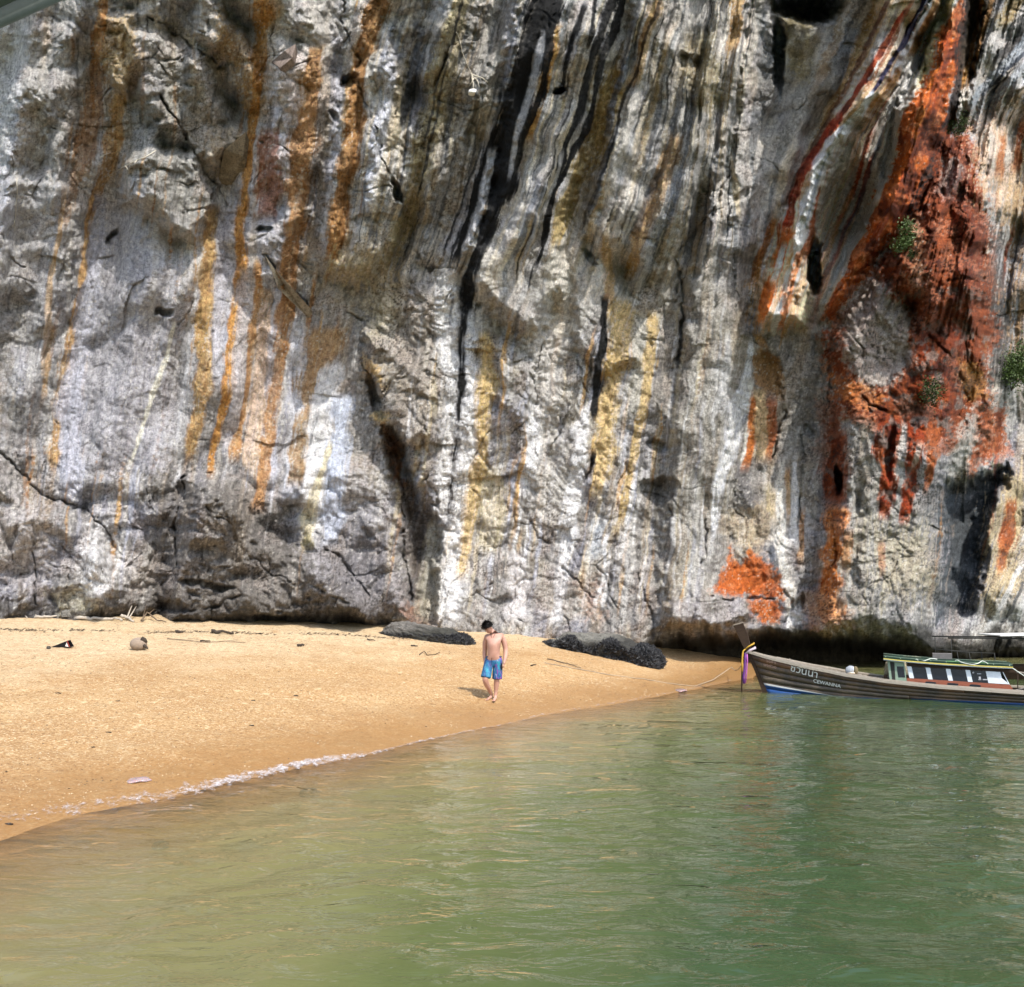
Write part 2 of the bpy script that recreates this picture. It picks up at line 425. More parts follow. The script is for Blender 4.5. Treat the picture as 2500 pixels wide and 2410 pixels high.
e1 = edges(S / 74, T / 92, 250); e2 = edges((S - sh) / 33, T / 36, 260)
Y += .15 * np.exp(-(e1 / .03) ** 2) * sstep(.15, .5, perlin(U / 80, V / 80, 271)) * np.clip(rough, 0, 1)
Y += .05 * np.exp(-(e2 / .05) ** 2) * sstep(.2, .5, perlin(U / 60, V / 60, 272)) * np.clip(rough, 0, 1.2)
lay = np.clip(1.15 - rough, 0, 1)
Y -= .36 * lay * facet(FC / 46 + .3 * perlin(U / 60, V / 60, 281), (T + .8 * U) / 260, 282, .8, .8, .3)
Y -= .14 * lay * facet(FC / 17 + .3 * perlin(U / 30, V / 30, 283), (T + .6 * U) / 130, 284, .8, .8, .3)
# big slanting buttresses of the overhang
Y -= (1 - sstep(470, 620, V)) * sstep(560, 700, U) * (1.0 * fbm(FC / 85, T / 520, 2, 291) + .35 * fbm(FC / 30, T / 300, 2, 292))
Y -= .8 * sstep(640, 500, U) * fbm(FC / 110, T / 480, 2, 293) * (1 - sstep(700, 900, V))
# broken blocks at the foot on the left
fb_ = sstep(860, 960, V) * (1 - sstep(760, 830, U))
Y -= fb_ * (.55 * facet(S / 58 + .2, T / 44, 295, .9, .7, .45) + .22 * facet(S / 24, T / 19, 296, .9, .7, .5))
# flutes and ribs that follow the flow lines
flute = fbm(FC / 26, V / 420, 3, 71) * .075 + fbm(FC / 8, V / 260, 2, 72) * .022
fm = 1.25 - np.clip(rough, 0, 1.2) * .8
Y -= flute * fm
rib = sstep(1450, 1520, FC) * (1 - sstep(560, 660, V)) + .5 * sstep(1750, 1850, U)
Y -= np.clip(rib, 0, 1) * (ridged(FC / 21, V / 500, 3, 75) * .26)
# roots of mussels and barnacles at the foot
Y -= .05 * sstep(1195, 1225, V) * facet(U / 4.5, V / 4.5, 230, .8, .7, .5)

# relief measure: how far a point stands proud of its surroundings (for dust and growth, not shade)
P = np.empty((NR, NC, 3), np.float32)
P[..., 0] = (U - 980) / F * Y; P[..., 1] = Y; P[..., 2] = HC - (V - HV) / F * Y
np_Y = Y.copy()
# ---- colour of the rock: stains, mineral flows, lichens, plus some painted light and shade
def lerp(c, col, m): return c * (1 - m[..., None]) + np.array(col, np.float32) * m[..., None]
n1 = fbm(U / 210, V / 260, 4, 301); n2 = fbm(U / 60, V / 70, 4, 302, .6); n3 = fbm(FC / 22, V / 300, 4, 303, .6)
n4 = fbm(U / 9, V / 9, 3, 304, .65); n5 = fbm(FC / 5, V / 110, 3, 305, .6); n6 = fbm(U / 120, V / 120, 3, 306)
col = np.empty((NR, NC, 3), np.float32); col[:] = (.285, .275, .265)
col = lerp(col, (.30, .30, .335), sstep(-.1, .5, n1) * .8)
col = lerp(col, (.36, .325, .265), sstep(0, .5, n6) * sstep(500, 800, U) * .6)
col = lerp(col, (.33, .29, .27), sstep(.05, .5, n2) * .5)
col = lerp(col, (.19, .185, .18), sstep(.1, .7, -n2) * .55)
col = lerp(col, (.47, .46, .45), sstep(.1, .7, n3) * .55 * sstep(450, 620, V + 60 * n2))
col = lerp(col, (.15, .15, .16), sstep(.15, .8, -n3) * .5)
col = lerp(col, (.36, .29, .21), sstep(.25, .7, fbm(FC / 40, V / 600, 3, 311)) * .4)
# upper overhang: washes along the flow, lightened and cooled to offset its shade
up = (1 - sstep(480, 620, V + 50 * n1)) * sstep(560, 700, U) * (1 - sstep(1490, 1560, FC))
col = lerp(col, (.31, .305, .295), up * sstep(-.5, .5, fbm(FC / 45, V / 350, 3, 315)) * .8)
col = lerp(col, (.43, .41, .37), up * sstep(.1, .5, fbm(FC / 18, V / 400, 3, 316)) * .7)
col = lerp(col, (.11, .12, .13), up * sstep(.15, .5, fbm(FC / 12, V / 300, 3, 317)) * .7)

# upper wall's colour brightened to make up for the overhang's shade
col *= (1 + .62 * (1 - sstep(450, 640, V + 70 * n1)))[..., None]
VR = vr[:, None]
def streak(pts, c, a=1.0, soft=.32, brk=.22):
    """pts: (u, v, half-width)"""
    p = np.array(pts, np.float32)
    r0 = np.searchsorted(vr, p[0, 1] - 14); r1 = np.searchsorted(vr, p[-1, 1] + 14)
    wmx = p[:, 2].max() * 2.2 + 14
    c0 = np.searchsorted(ur, p[:, 0].min() - wmx); c1 = np.searchsorted(ur, p[:, 0].max() + wmx)
    sl = (slice(r0, r1), slice(c0, c1)); vv = vr[r0:r1]
    cu = np.interp(vv, p[:, 1], p[:, 0])[:, None]; hw = np.interp(vv, p[:, 1], p[:, 2])[:, None]
    hw = hw * 1.3 * (1 + .55 * perlin(vv[:, None] / 42 + p[0, 0], vv[:, None] * 0, 401)) + .6
    d = (WU[sl] - cu) / hw
    d = np.abs(d) + .34 * n5[sl] + .22 * n4[sl] * brk * 2
    m = 1 - sstep(1 - soft, 1 + soft, d)
    e = sstep(p[0, 1] - 14, p[0, 1] + 10, vv) * (1 - sstep(p[-1, 1] - 22, p[-1, 1] + 14, vv))
    m = m * e[:, None] * min(1, a * 1.12) * (1 - brk * .8 * sstep(.1, .8, n3[sl] + n4[sl] * .6))
    col[sl] = lerp(col[sl], c, np.clip(m, 0, 1))

def patch(pts, c, a=1.0, soft=10, brk=.4, flow=.0):
    sl, d = poly_sd(pts, 70, XU, XV)
    d = d + soft * (n4[sl] * 1.2 + flow * n5[sl] * 3 + n2[sl])
    m = sstep(-soft, soft, d) * a * (1 - brk * sstep(.1, .7, n2[sl] + .6 * n4[sl]))
    col[sl] = lerp(col[sl], c, np.clip(m, 0, 1))

GREY=(.26,.25,.245); DGREY=(.13,.13,.13); LAV=(.44,.45,.52); WHITE=(.72,.72,.74); PALE=(.55,.53,.50); CREAM=(.62,.54,.40)
YEL=(.56,.47,.30); TAN=(.40,.32,.22); BRN=(.30,.185,.10); ORG=(.40,.225,.11); LORG=(.52,.33,.18); PINK=(.50,.41,.37)
RUST=(.27,.07,.025); DRUST=(.17,.045,.02); BORG=(.50,.19,.06); BLK=(.011,.012,.014); SLT=(.085,.095,.115); RED=(.26,.06,.03)

# hundreds of thin drip lines between the large ones, each following the flow
def thin(c0, v0, v1, wd_, cc, a):
    r0, r1 = np.searchsorted(vr, v0), np.searchsorted(vr, v1)
    if r1 - r0 < 4: return
    vv = vr[r0:r1]; us = [np.interp(c0, gk, [np.interp(x_, GV, g_) for g_ in GU]) for x_ in (v0, (v0 + v1) / 2, v1)]
    c_0, c_1 = np.searchsorted(ur, min(us) - 60), np.searchsorted(ur, max(us) + 60); sl = (slice(r0, r1), slice(c_0, c_1))
    hw = wd_ * (1 + .7 * perlin(vv[:, None] / 33 + c0, vv[:, None] * 0, 402)) + .7
    cu = c0 + 4 * perlin(vv[:, None] / 80 + c0, vv[:, None] * 0, 403)
    d = np.abs(FC[sl] - cu) / hw + .3 * n4[sl]
    t_ = (vv - v0) / (v1 - v0); e = np.clip(t_ * 5, 0, 1) * np.clip((1 - t_) * 3, 0, 1)
    col[sl] = lerp(col[sl], cc, np.clip((1 - sstep(.5, 1.4, d)) * e[:, None] * a, 0, 1))
rt = random.Random(77)
for i in range(950):
    z_ = rt.random()
    if z_ < .42: c0 = rt.uniform(600, 1390); v0 = rt.uniform(-60, 420); L = rt.uniform(80, 360); cc = rt.choice((BLK, DGREY, SLT, CREAM, PALE, TAN, GREY, PALE, (.2, .17, .12)))
    elif z_ < .68: c0 = rt.uniform(780, 1400); v0 = rt.uniform(520, 1050); L = rt.uniform(60, 330); cc = rt.choice((WHITE, PALE, WHITE, LAV, CREAM, GREY, DGREY, LORG))
    elif z_ < .84: c0 = rt.uniform(60, 640); v0 = rt.uniform(300, 900); L = rt.uniform(80, 330); cc = rt.choice((WHITE, LAV, LAV, LORG, PALE, GREY, ORG, DGREY))
    elif z_ < .90: c0 = rt.uniform(60, 640); v0 = rt.uniform(-40, 300); L = rt.uniform(60, 200); cc = rt.choice((DGREY, LORG, PALE, BRN))
    else: c0 = rt.uniform(1850, 2080); v0 = rt.uniform(-40, 1100); L = rt.uniform(60, 300); cc = rt.choice((BLK, WHITE, CREAM, BRN, SLT, RUST, PALE, PALE))
    if v0 < 500 and c0 > 600 and v0 + L > 560: L = 560 - v0
    thin(c0, v0, min(v0 + L, 1190), rt.uniform(.6, 3.4) * (1 if cc[0] > .1 else .6), cc, rt.uniform(.35, .9))
# left wall
patch([(-20,330),(200,360),(360,440),(410,640),(360,860),(200,930),(0,850)], (.33,.33,.345), .6, 40, .2)
patch([(185,395),(330,470),(352,560),(335,680),(300,900),(180,900),(150,700),(160,520)], (.36,.355,.385), .75, 22, .2)  # smooth grey area; brightness of its sunlit patch painted into the colour
patch([(60,120),(180,130),(200,300),(120,330),(40,300)], DGREY, .35, 30)
patch([(235,170),(330,200),(412,340),(400,440),(300,400),(230,300)], (.17,.175,.165), .6, 26)
patch([(250,60),(380,110),(450,250),(380,300),(280,180)], (.19,.19,.175), .5, 26)
patch([(188,10),(262,25),(264,120),(238,195),(200,150),(182,110)], (.40,.30,.20), .85, 10)
patch([(420,15),(490,100),(502,190),(480,225),(460,200),(455,140),(410,110)], (.34,.24,.145), .85, 12)
patch([(400,260),(470,245),(490,330),(440,360),(410,330)], (.44,.36,.28), .7, 12)
patch([(280,20),(370,60),(372,85),(300,60)], (.42,.35,.24), .7, 8)
patch([(520,120),(590,100),(600,210),(560,230),(530,200)], (.52,.45,.43), .65, 16)
patch([(0,50),(44,60),(40,200),(20,320),(0,340)], (.60,.61,.66), .8, 10)
patch([(0,240),(30,240),(14,470),(0,480)], LAV, .45, 14)
patch([(0,880),(60,960),(110,1090),(60,1130),(0,1100)], (.46,.43,.43), .6, 24)
patch([(170,1000),(215,1010),(240,1090),(205,1150),(150,1150)], WHITE, .75, 18, .35)
patch([(240,1060),(320,1090),(310,1130),(250,1110)], (.42,.38,.35), .5, 14)
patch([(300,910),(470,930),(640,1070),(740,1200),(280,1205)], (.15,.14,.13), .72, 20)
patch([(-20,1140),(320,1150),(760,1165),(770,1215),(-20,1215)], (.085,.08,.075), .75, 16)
patch([(100,1130),(170,1125),(180,1165),(110,1170)], (.48,.46,.36), .5, 14)
patch([(540,900),(700,900),(760,1000),(780,1180),(620,1120),(560,1020)], (.33,.325,.345), .6, 26)
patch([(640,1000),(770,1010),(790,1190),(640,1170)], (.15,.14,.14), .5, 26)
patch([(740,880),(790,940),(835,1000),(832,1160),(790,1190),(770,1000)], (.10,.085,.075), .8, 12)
patch([(760,1170),(830,1130),(838,1190),(790,1200)], (.25,.15,.10), .6, 8)
for q in [
 ([(22,40,22),(18,130,18),(10,230,14),(0,330,8)],WHITE,.75),
 ([(202,-40,6),(198,20,7),(186,90,9),(178,140,9)],ORG,.8),([(186,130,12),(178,200,15),(165,300,12),(140,360,9),(123,440,4)],(.34,.22,.14),.6),
 ([(230,180,10),(222,240,12),(208,310,10),(188,360,8),(178,400,6),(165,480,5),(155,560,5),(140,620,7),(128,697,11),(120,763,10),(108,830,9),(100,900,8)],(.42,.27,.15),.8),
 ([(123,360,3),(110,467,4),(97,534,3),(90,640,6),(85,760,5)],LORG,.45),([(140,380,2),(128,640,2)],PALE,.5),
 ([(192,375,7),(185,480,11),(168,600,15),(145,700,15),(130,790,17),(137,900,16),(140,960,10)],LAV,.8),
 ([(300,440,4),(290,540,4),(288,640,3)],PALE,.35),([(35,660,10),(40,760,7)],LAV,.35),
 ([(330,620,2.5),(322,680,3),(300,740,5),(283,790,3),(265,840,4),(250,890,3)],(.66,.64,.56),.85),
 ([(407,400,8),(402,500,13),(398,560,17),(397,630,20),(392,710,15),(385,780,9),(370,835,8),(360,880,5)],(.41,.28,.16),.85),
 ([(430,400,8),(428,520,14),(426,640,14),(420,740,12)],(.42,.42,.47),.8),
 ([(505,-40,14),(505,20,13),(500,100,9),(490,200,9),(483,250,6),(480,310,6),(468,360,6),(458,430,6),(460,500,8),(455,560,8),(447,630,7),(441,697,7),(432,763,7),(418,830,6),(405,880,5),(403,910,4)],(.44,.25,.12),.9),
 ([(470,520,14),(470,640,16),(460,760,14),(440,860,10)],(.50,.46,.46),.7),
 ([(490,500,4),(492,560,7),(485,630,6),(477,713,3),(464,797,4),(447,880,8)],(.40,.24,.13),.8),
 ([(508,560,10),(507,630,12),(499,730,13),(486,830,13),(477,905,12)],(.55,.42,.33),.8),
 ([(520,250,12),(520,330,18),(505,420,17)],(.27,.13,.075),.65),
 ([(530,560,7),(526,680,9),(518,800,8),(515,920,10)],LAV,.7),
 ([(603,90,11),(592,170,15),(577,300,18),(567,420,14),(552,510,12),(547,600,14),(547,640,13),(530,730,8),(517,790,8),(518,830,9),(505,887,9),(492,975,10)],(.36,.22,.12),.8),
 ([(572,620,12),(572,720,8),(560,840,9),(550,960,12)],(.56,.57,.62),.75),
 ([(625,630,24),(605,720,24),(590,800,18),(575,860,14),(563,930,12)],(.34,.24,.15),.8),
 ([(640,700,16),(615,780,18),(603,900,18),(598,1020,15)],WHITE,.8),([(655,760,14),(645,900,16),(630,1040,13)],(.50,.54,.64),.8),
 ([(632,850,4),(590,990,8),(588,1050,9)],(.58,.50,.28),.6),
 ([(648,70,8),(646,200,9),(640,300,10),(630,360,10)],LAV,.65),([(615,200,8),(610,330,12),(600,470,10)],(.15,.145,.14),.5),
 ([(655,420,14),(640,520,20)],(.30,.22,.13),.5)]:
    streak(*q)
# middle
for q in [
 ([(728,-40,14),(726,0,14),(713,60,14),(692,110,12),(683,150,9),(681,230,14),(668,300,15),(655,370,13),(645,440,14),(632,500,10)],(.32,.20,.105),.85),
 ([(750,100,14),(748,170,11),(727,260,11),(712,330,6),(704,420,4)],(.58,.60,.68),.75),
 ([(770,120,9),(765,190,9),(750,285,8)],CREAM,.7),([(802,40,8),(800,80,8),(780,190,9),(765,250,5)],SLT,.75),
 ([(725,500,5),(700,400,5)][::-1],SLT,.5),
 ([(900,-40,14),(882,0,13),(865,60,14),(846,140,20),(827,240,17),(806,300,14),(790,400,13),(765,450,12),(755,480,10)],(.50,.43,.29),.85),
 ([(885,0,1.5),(852,140,1.5),(828,250,1.5),(800,380,1.5)],BLK,.8),([(872,60,1.2),(838,160,1.2),(812,280,1.2)],BLK,.7),
 ([(945,240,8),(930,280,9),(893,380,10),(857,490,12)],(.55,.56,.62),.8),
 ([(920,280,1.6),(880,390,1.6),(848,490,1.6)],BLK,.8),([(860,510,1.4),(880,440,1.4)][::-1],BLK,.8),
 ([(980,-20,8),(975,80,10),(960,160,8)],LAV,.5),
 ([(1068,50,8),(1047,125,9),(1022,205,8),(1010,270,6)],(.46,.28,.12),.8),
 ([(1180,130,14),(1165,200,18),(1138,290,20),(1103,350,16),(1078,420,14),(1060,470,10)],(.44,.34,.20),.8),
 ([(1220,80,5),(1194,133,6),(1172,200,6),(1160,265,5)],(.20,.23,.29),.7),
 ([(1258,0,8),(1253,30,8),(1233,93,8),(1207,165,7)],(.48,.32,.18),.65),
 ([(1290,260,9),(1284,283,11),(1270,333,13),(1247,400,12),(1220,467,11),(1203,534,6)],(.50,.34,.19),.85),
 ([(1262,330,5),(1237,384,5),(1213,450,6)],SLT,.6),([(1300,330,8),(1275,400,9),(1250,470,8)],(.36,.39,.45),.5),
 ([(1322,20,4),(1306,90,4),(1290,180,4)],PALE,.7),([(1412,-40,10),(1412,0,10),(1410,50,9),(1400,100,7)],(.48,.31,.17),.7),
 ([(1350,60,10),(1340,130,12)],(.30,.27,.18),.5),
 ([(1403,300,3),(1410,350,4),(1413,417,2.5)],CREAM,.8)]:
    streak(*q)
patch([(650,480),(770,470),(760,530),(700,560),(620,530)], (.40,.33,.22), .7, 14, .3, .5)
patch([(690,560),(840,560),(845,900),(800,930),(690,720)], (.30,.265,.225), .5, 20)
patch([(700,560),(770,540),(760,620),(700,640)], (.50,.44,.33), .6, 16)
patch([(690,680),(735,700),(740,740),(705,720)], (.47,.33,.19), .8, 8)
patch([(712,790),(745,788),(742,812),(716,810)], (.52,.40,.24), .9, 5)
patch([(735,810),(770,860),(775,930),(755,920),(745,870)], (.20,.10,.05), .7, 8)
patch([(800,50),(960,40),(930,250),(830,420),(800,400)], (.17,.165,.155), .55, 30)
patch([(830,280),(930,250),(890,350),(830,470)], (.20,.195,.19), .5, 26)
patch([(1320,60),(1380,120),(1375,200),(1330,215),(1300,140)], (.28,.235,.15), .7, 12)
patch([(1250,200),(1330,180),(1380,330),(1250,530),(1200,520)], (.16,.165,.17), .5, 26)
patch([(1115,450),(1165,445),(1200,540),(1130,560)], (.50,.44,.36), .6, 12, .3, 1)
patch([(1120,240),(1160,330),(1100,420)], (.22,.22,.22), .4, 14)
# the great black flow and its companions
for q in [
 ([(1060,-300,22),(1045,-20,26),(1040,20,27),(1025,70,25),(1008,130,21),(990,180,18),(975,230,18),(962,290,23),(955,350,23),(943,400,20),(925,450,16),(907,500,14),(894,535,12),(893,570,12),(892,630,11),(888,700,12),(882,780,11),(873,860,10),(863,950,9),(857,1020,6)],BLK,1.,.3,.1),
 ([(948,245,4),(925,320,7),(905,390,7),(885,450,4),(872,505,4)],BLK,.95,.3,.1),
 ([(1066,0,8),(1052,80,6),(1032,175,6),(1009,235,8),(990,285,8),(973,350,8),(953,400,7),(935,467,5)],BLK,.95,.3,.1),
 ([(1040,65,3.5),(1025,120,4.5),(1005,200,4.5),(987,270,3.5),(973,340,2.5)],(.42,.42,.43),.85,.4,.2),
 ([(943,290,6),(928,370,7),(905,430,6),(888,490,5)],(.50,.51,.54),.85,.4,.2),
 ([(915,440,2.5),(895,500,2.5),(880,540,2)],PALE,.8,.4,.2),
 ([(1120,10,4),(1100,70,3.5),(1078,150,4),(1060,190,3)],BLK,.85,.4,.2),
 ([(1180,-60,7),(1173,0,8),(1153,60,6),(1134,110,5.5),(1120,165,6.5),(1100,240,5),(1077,300,5.5),(1057,367,4),(1037,433,4),(1017,500,4),(1003,560,3)],BLK,.95,.3,.1),
 ([(1196,-60,4),(1190,0,5),(1174,60,5),(1154,107,6.5),(1137,187,4.5),(1117,260,4.5),(1087,310,5),(1064,360,3),(1045,440,3),(1022,520,2.5)],BLK,.95,.3,.1),
 ([(1143,-10,3),(1133,67,3),(1122,100,2),(1128,160,2.5)][:3],BLK,.85,.4,.2),
 ([(1264,0,2.5),(1253,33,2),(1233,83,2),(1187,213,2),(1160,333,2.5)],BLK,.7,.4,.3),
 ([(1290,0,1.5),(1262,120,1.5),(1215,260,1.5)],BLK,.6,.4,.4),([(1240,0,1.4),(1210,110,1.4)],BLK,.6,.4,.4),
 ([(1160,320,2.5),(1133,384,2),(1113,445,2.5)],SLT,.7,.4,.3),([(1178,240,2),(1150,330,2)],SLT,.6,.4,.3),
 ([(1077,290,2.5),(1057,360,2.5),(1030,450,3),(1000,560,3),(975,620,3)],(.48,.47,.46),.7,.4,.3),
 # lower wall, sunlit
 ([(860,525,16),(858,580,17),(855,640,16),(866,730,8),(862,830,10),(850,930,8),(846,1000,6)],WHITE,.85,.4,.3),
 ([(866,560,2),(864,640,2)],SLT,.6,.4,.3),
 ([(903,600,4),(901,650,6),(901,780,9),(894,880,14),(881,980,14),(869,1060,17),(860,1130,22),(850,1190,20)],WHITE,.85,.5,.3),
 ([(829,1000,9),(826,1100,14),(822,1190,18)],(.45,.43,.37),.7,.5,.3),
 ([(928,640,10),(931,713,13),(928,773,12),(922,847,9),(912,913,11),(898,980,10),(890,1063,7),(883,1110,7)],(.54,.40,.23),.8,.5,.35),
 ([(947,900,14),(941,1000,15),(938,1060,12)],(.56,.49,.35),.65),
 ([(1040,600,22),(1043,680,26),(1046,780,22)],(.58,.56,.54),.7),([(1026,770,8),(1022,860,10),(1010,935,9)],(.70,.71,.75),.85),
 ([(1072,480,18),(1075,560,22),(1078,650,16)],(.58,.55,.49),.7),
 ([(1050,760,16),(1055,900,24),(1050,1000,20)],(.52,.50,.47),.6),
 ([(988,1060,12),(990,1120,14),(985,1190,14)],(.62,.60,.61),.75),([(1072,1120,8),(1062,1195,8)],WHITE,.8),
 ([(1122,780,7),(1107,860,11),(1100,940,11),(1085,1040,10),(1072,1140,9)],(.66,.66,.68),.85),
 ([(1160,455,7),(1165,540,7),(1168,600,8)],LORG,.6),([(1146,455,5),(1150,540,5)],WHITE,.5),([(1180,470,5),(1188,560,7)],WHITE,.55),
 ([(1190,575,14),(1190,610,20),(1187,650,13),(1180,697,14),(1166,763,14),(1160,830,14),(1150,897,13),(1138,950,9)],(.58,.43,.25),.8,.4,.35),
 ([(1158,570,4),(1155,630,4.5),(1152,650,5.5),(1145,690,7.5),(1141,760,5.5),(1138,810,3.5)],BLK,1.,.35,.1),([(1133,865,4),(1127,905,2.5)],BLK,.9,.4,.1),
 ([(1230,600,10),(1222,700,12),(1212,800,14)],(.50,.48,.42),.6),([(1248,600,8),(1247,640,8),(1240,697,8),(1233,763,7),(1220,847,6),(1196,947,6),(1185,1020,6)],(.52,.38,.22),.75),
 ([(1150,1000,10),(1140,1070,10)],(.38,.42,.48),.5),([(1200,1000,12),(1190,1100,14)],(.48,.46,.44),.5),
 ([(1330,560,5),(1325,800,5)],(.20,.195,.18),.4),([(1365,520,5),(1355,900,5)],(.38,.36,.33),.4),([(1395,700,6),(1385,840,6),(1370,960,8),(1350,1100,7)],(.42,.41,.40),.5)]:
    streak(*q)
patch([(1010,1120),(1080,1080),(1120,1190),(1010,1190)], (.42,.38,.36), .4, 20)
patch([(1105,1110),(1140,1100),(1160,1180),(1120,1190)], (.36,.24,.19), .45, 12)
patch([(1290,520),(1440,560),(1400,900),(1360,1150),(1260,1120)], (.27,.26,.235), .5, 30)
patch([(1225,920),(1290,925),(1300,975),(1240,985)], (.16,.15,.13), .5, 12)

# right wall: brown ribbons
patch([(1690,-300),(1680,0),(1640,127),(1593,217),(1540,317),(1503,400),(1485,467),(1437,545),(1450,620),(1500,650),(1540,600),(1548,480),(1575,360),(1600,300),(1700,190),(1806,0),(1830,-300)], (.33,.23,.15), .95, 8, .15, 1)
patch([(1490,160),(1600,60),(1590,220),(1530,320),(1470,330)], (.30,.29,.27), .6, 20)
patch([(1600,260),(1700,200),(1690,330),(1620,470),(1570,560),(1560,420)], (.20,.20,.195), .7, 14)
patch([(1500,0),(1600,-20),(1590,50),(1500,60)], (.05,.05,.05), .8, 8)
patch([(1490,30),(1530,20),(1560,60),(1545,160),(1500,130)], (.24,.21,.13), .7, 10)
for i in range(90):        # the tilted ribs are made of such lines entirely
    c0 = rt.uniform(1440, 1560); v0 = rt.uniform(-80, 440); L = rt.uniform(80, 380)
    cc = rt.choice((RED, RUST, BRN, CREAM, PALE, SLT, (.36, .27, .19), (.44, .33, .22), BRN, DRUST)) 
    thin(c0, v0, min(v0 + L, 640), rt.uniform(.7, 3.6), cc, rt.uniform(.4, .9))
for q in [
 ([(1690,-20,10),(1665,60,12),(1630,150,10),(1590,230,9),(1545,310,7)],(.36,.25,.15),.8),
 ([(1700,0,3),(1650,110,4),(1590,230,4),(1530,330,4),(1500,400,4)],(.10,.06,.045),.8),
 ([(1737,17,4),(1690,93,5),(1660,143,5),(1623,200,5),(1583,260,6),(1540,327,7),(1513,394,8),(1496,450,9)],(.26,.06,.03),.9),
 ([(1718,0,3),(1680,80,4),(1640,150,4),(1600,220,4)],(.40,.37,.33),.7),
 ([(1760,0,4),(1715,90,5),(1680,140,5)],(.38,.30,.22),.7),([(1750,0,3),(1700,100,3),(1650,180,3)],(.16,.08,.05),.8),
 ([(1773,-20,5),(1773,0,5),(1753,43,4.5),(1727,90,4.5),(1697,133,4),(1658,195,3)],(.012,.015,.045),1.,.35,.1),
 ([(1783,0,4),(1762,50,4),(1737,95,3),(1705,145,3)],(.52,.56,.62),.85),([(1795,0,5),(1770,60,5),(1745,110,5),(1705,160,5),(1660,215,4)],(.30,.17,.09),.8),
 ([(1668,180,3),(1650,205,5),(1623,240,8),(1598,270,8),(1580,300,9),(1562,350,9),(1548,400,12),(1532,460,10),(1522,494,6),(1517,534,8),(1496,600,8),(1484,645,6)],(.60,.65,.72),.95,.4,.15),
 ([(1590,290,1.5),(1560,360,1.5),(1538,440,1.5)],SLT,.7),([(1572,360,4),(1556,433,6),(1540,500,6)],(.26,.10,.05),.85),
 ([(1580,330,3),(1568,400,3),(1562,450,3)],(.45,.42,.38),.7),
 ([(1506,440,10),(1490,500,9),(1468,567,8),(1455,620,6)],(.42,.13,.04),.85),([(1530,480,6),(1510,560,7),(1490,640,5)],(.40,.14,.05),.8),([(1480,420,4),(1455,490,6),(1440,545,6)],(.40,.19,.08),.8),
 ([(1500,470,3),(1480,540,4)],PALE,.6),([(1545,560,8),(1530,640,10)],(.48,.40,.28),.6),
 ([(1816,-20,8),(1813,0,8),(1793,67,10),(1775,117,9),(1760,160,7)],(.55,.46,.27),.9)]:
    streak(*q)
patch([(1850,-300),(1840,0),(1795,60),(1765,150),(1715,240),(1702,320),(1655,440),(1590,560),(1580,612),(1596,612),(1645,540),(1705,467),(1762,400),(1785,317),(1825,200),(1845,83),(1862,-300)], (.42,.125,.035), .98, 6, .15)
for q in [([(1750,110,14),(1722,187,11),(1708,250,8),(1697,317,6),(1681,377,5),(1648,440,5),(1618,500,5),(1587,560,4),(1570,597,4)],(.54,.53,.50),.9,.4,.25),
 ([(1735,130,2),(1712,210,2),(1702,290,2)],SLT,.6)]: streak(*q)
for q in [([(1800,100,5),(1775,200,6),(1740,330,6),(1690,430,5)],(.44,.17,.06),.6),([(1790,150,5),(1765,250,5),(1720,370,6),(1660,480,5)],DRUST,.6),([(1815,60,6),(1800,160,6)],DRUST,.5),
 ([(1858,-300,12),(1856,20,12),(1836,150,8),(1818,230,8),(1790,310,10),(1768,365,12),(1735,425,7)],(.022,.014,.011),.95,.3,.1),
 # top right fan
 ([(1905,-60,26),(1880,20,24),(1860,110,14),(1845,170,8)],(.075,.055,.035),.85),
 ([(1885,-20,3),(1862,80,3),(1842,170,3)],(.34,.20,.09),.8),([(1905,-20,4),(1875,80,3),(1852,170,2)],(.30,.19,.10),.7),([(1925,-20,3),(1895,60,3),(1870,120,2)],BLK,.8),
 ([(1960,-20,16),(1935,20,14),(1910,60,8)],(.30,.23,.12),.7),([(1990,0,10),(1945,80,12),(1905,120,10)],BLK,.75),
 ([(2000,40,12),(1955,90,10),(1910,140,9),(1870,190,6),(1850,215,4)],(.34,.37,.41),.8),([(2000,90,9),(1950,140,8),(1900,190,7),(1870,220,5)],(.44,.46,.49),.8),
 ([(1985,75,3),(1930,130,3),(1885,185,3)],SLT,.8),([(1940,130,2),(1890,190,2)],BLK,.7),([(2000,130,6),(1950,180,6),(1915,220,5)],(.25,.20,.15),.7)]:
    streak(*q)
sl, d = poly_sd([(1690,-300),(1680,0),(1590,217),(1503,400),(1437,545),(1450,640),(1600,640),(1700,467),(1790,317),(1845,150),(1850,-300)], 60, XU, XV)
col[sl] *= (1 + .7 * sstep(-10, 10, d))[..., None]  # ribs brightened in the colour because they lie in shade
patch([(1580,640),(1620,590),(1700,480),(1760,400),(1800,250),(1850,240),(1880,330),(1900,500),(1912,640),(1880,800),(1840,860),(1790,870),(1700,830),(1610,800),(1585,720)], (.27,.085,.03), .95, 12, .3)
patch([(1610,620),(1650,540),(1690,520),(1740,610),(1745,700),(1700,748),(1640,740),(1612,690)], (.30,.285,.27), .9, 9, .2)
patch([(1795,310),(1820,290),(1850,330),(1840,360),(1795,370)], (.28,.27,.26), .75, 8)
patch([(1790,440),(1840,400),(1850,560),(1800,600)], (.42,.15,.06), .6, 14)
patch([(1735,420),(1760,420),(1775,520),(1745,560)], (.34,.24,.17), .6, 10)
patch([(1830,330),(1860,330),(1875,470),(1855,600),(1825,500)], (.13,.035,.018), .7, 12, .3, 1)
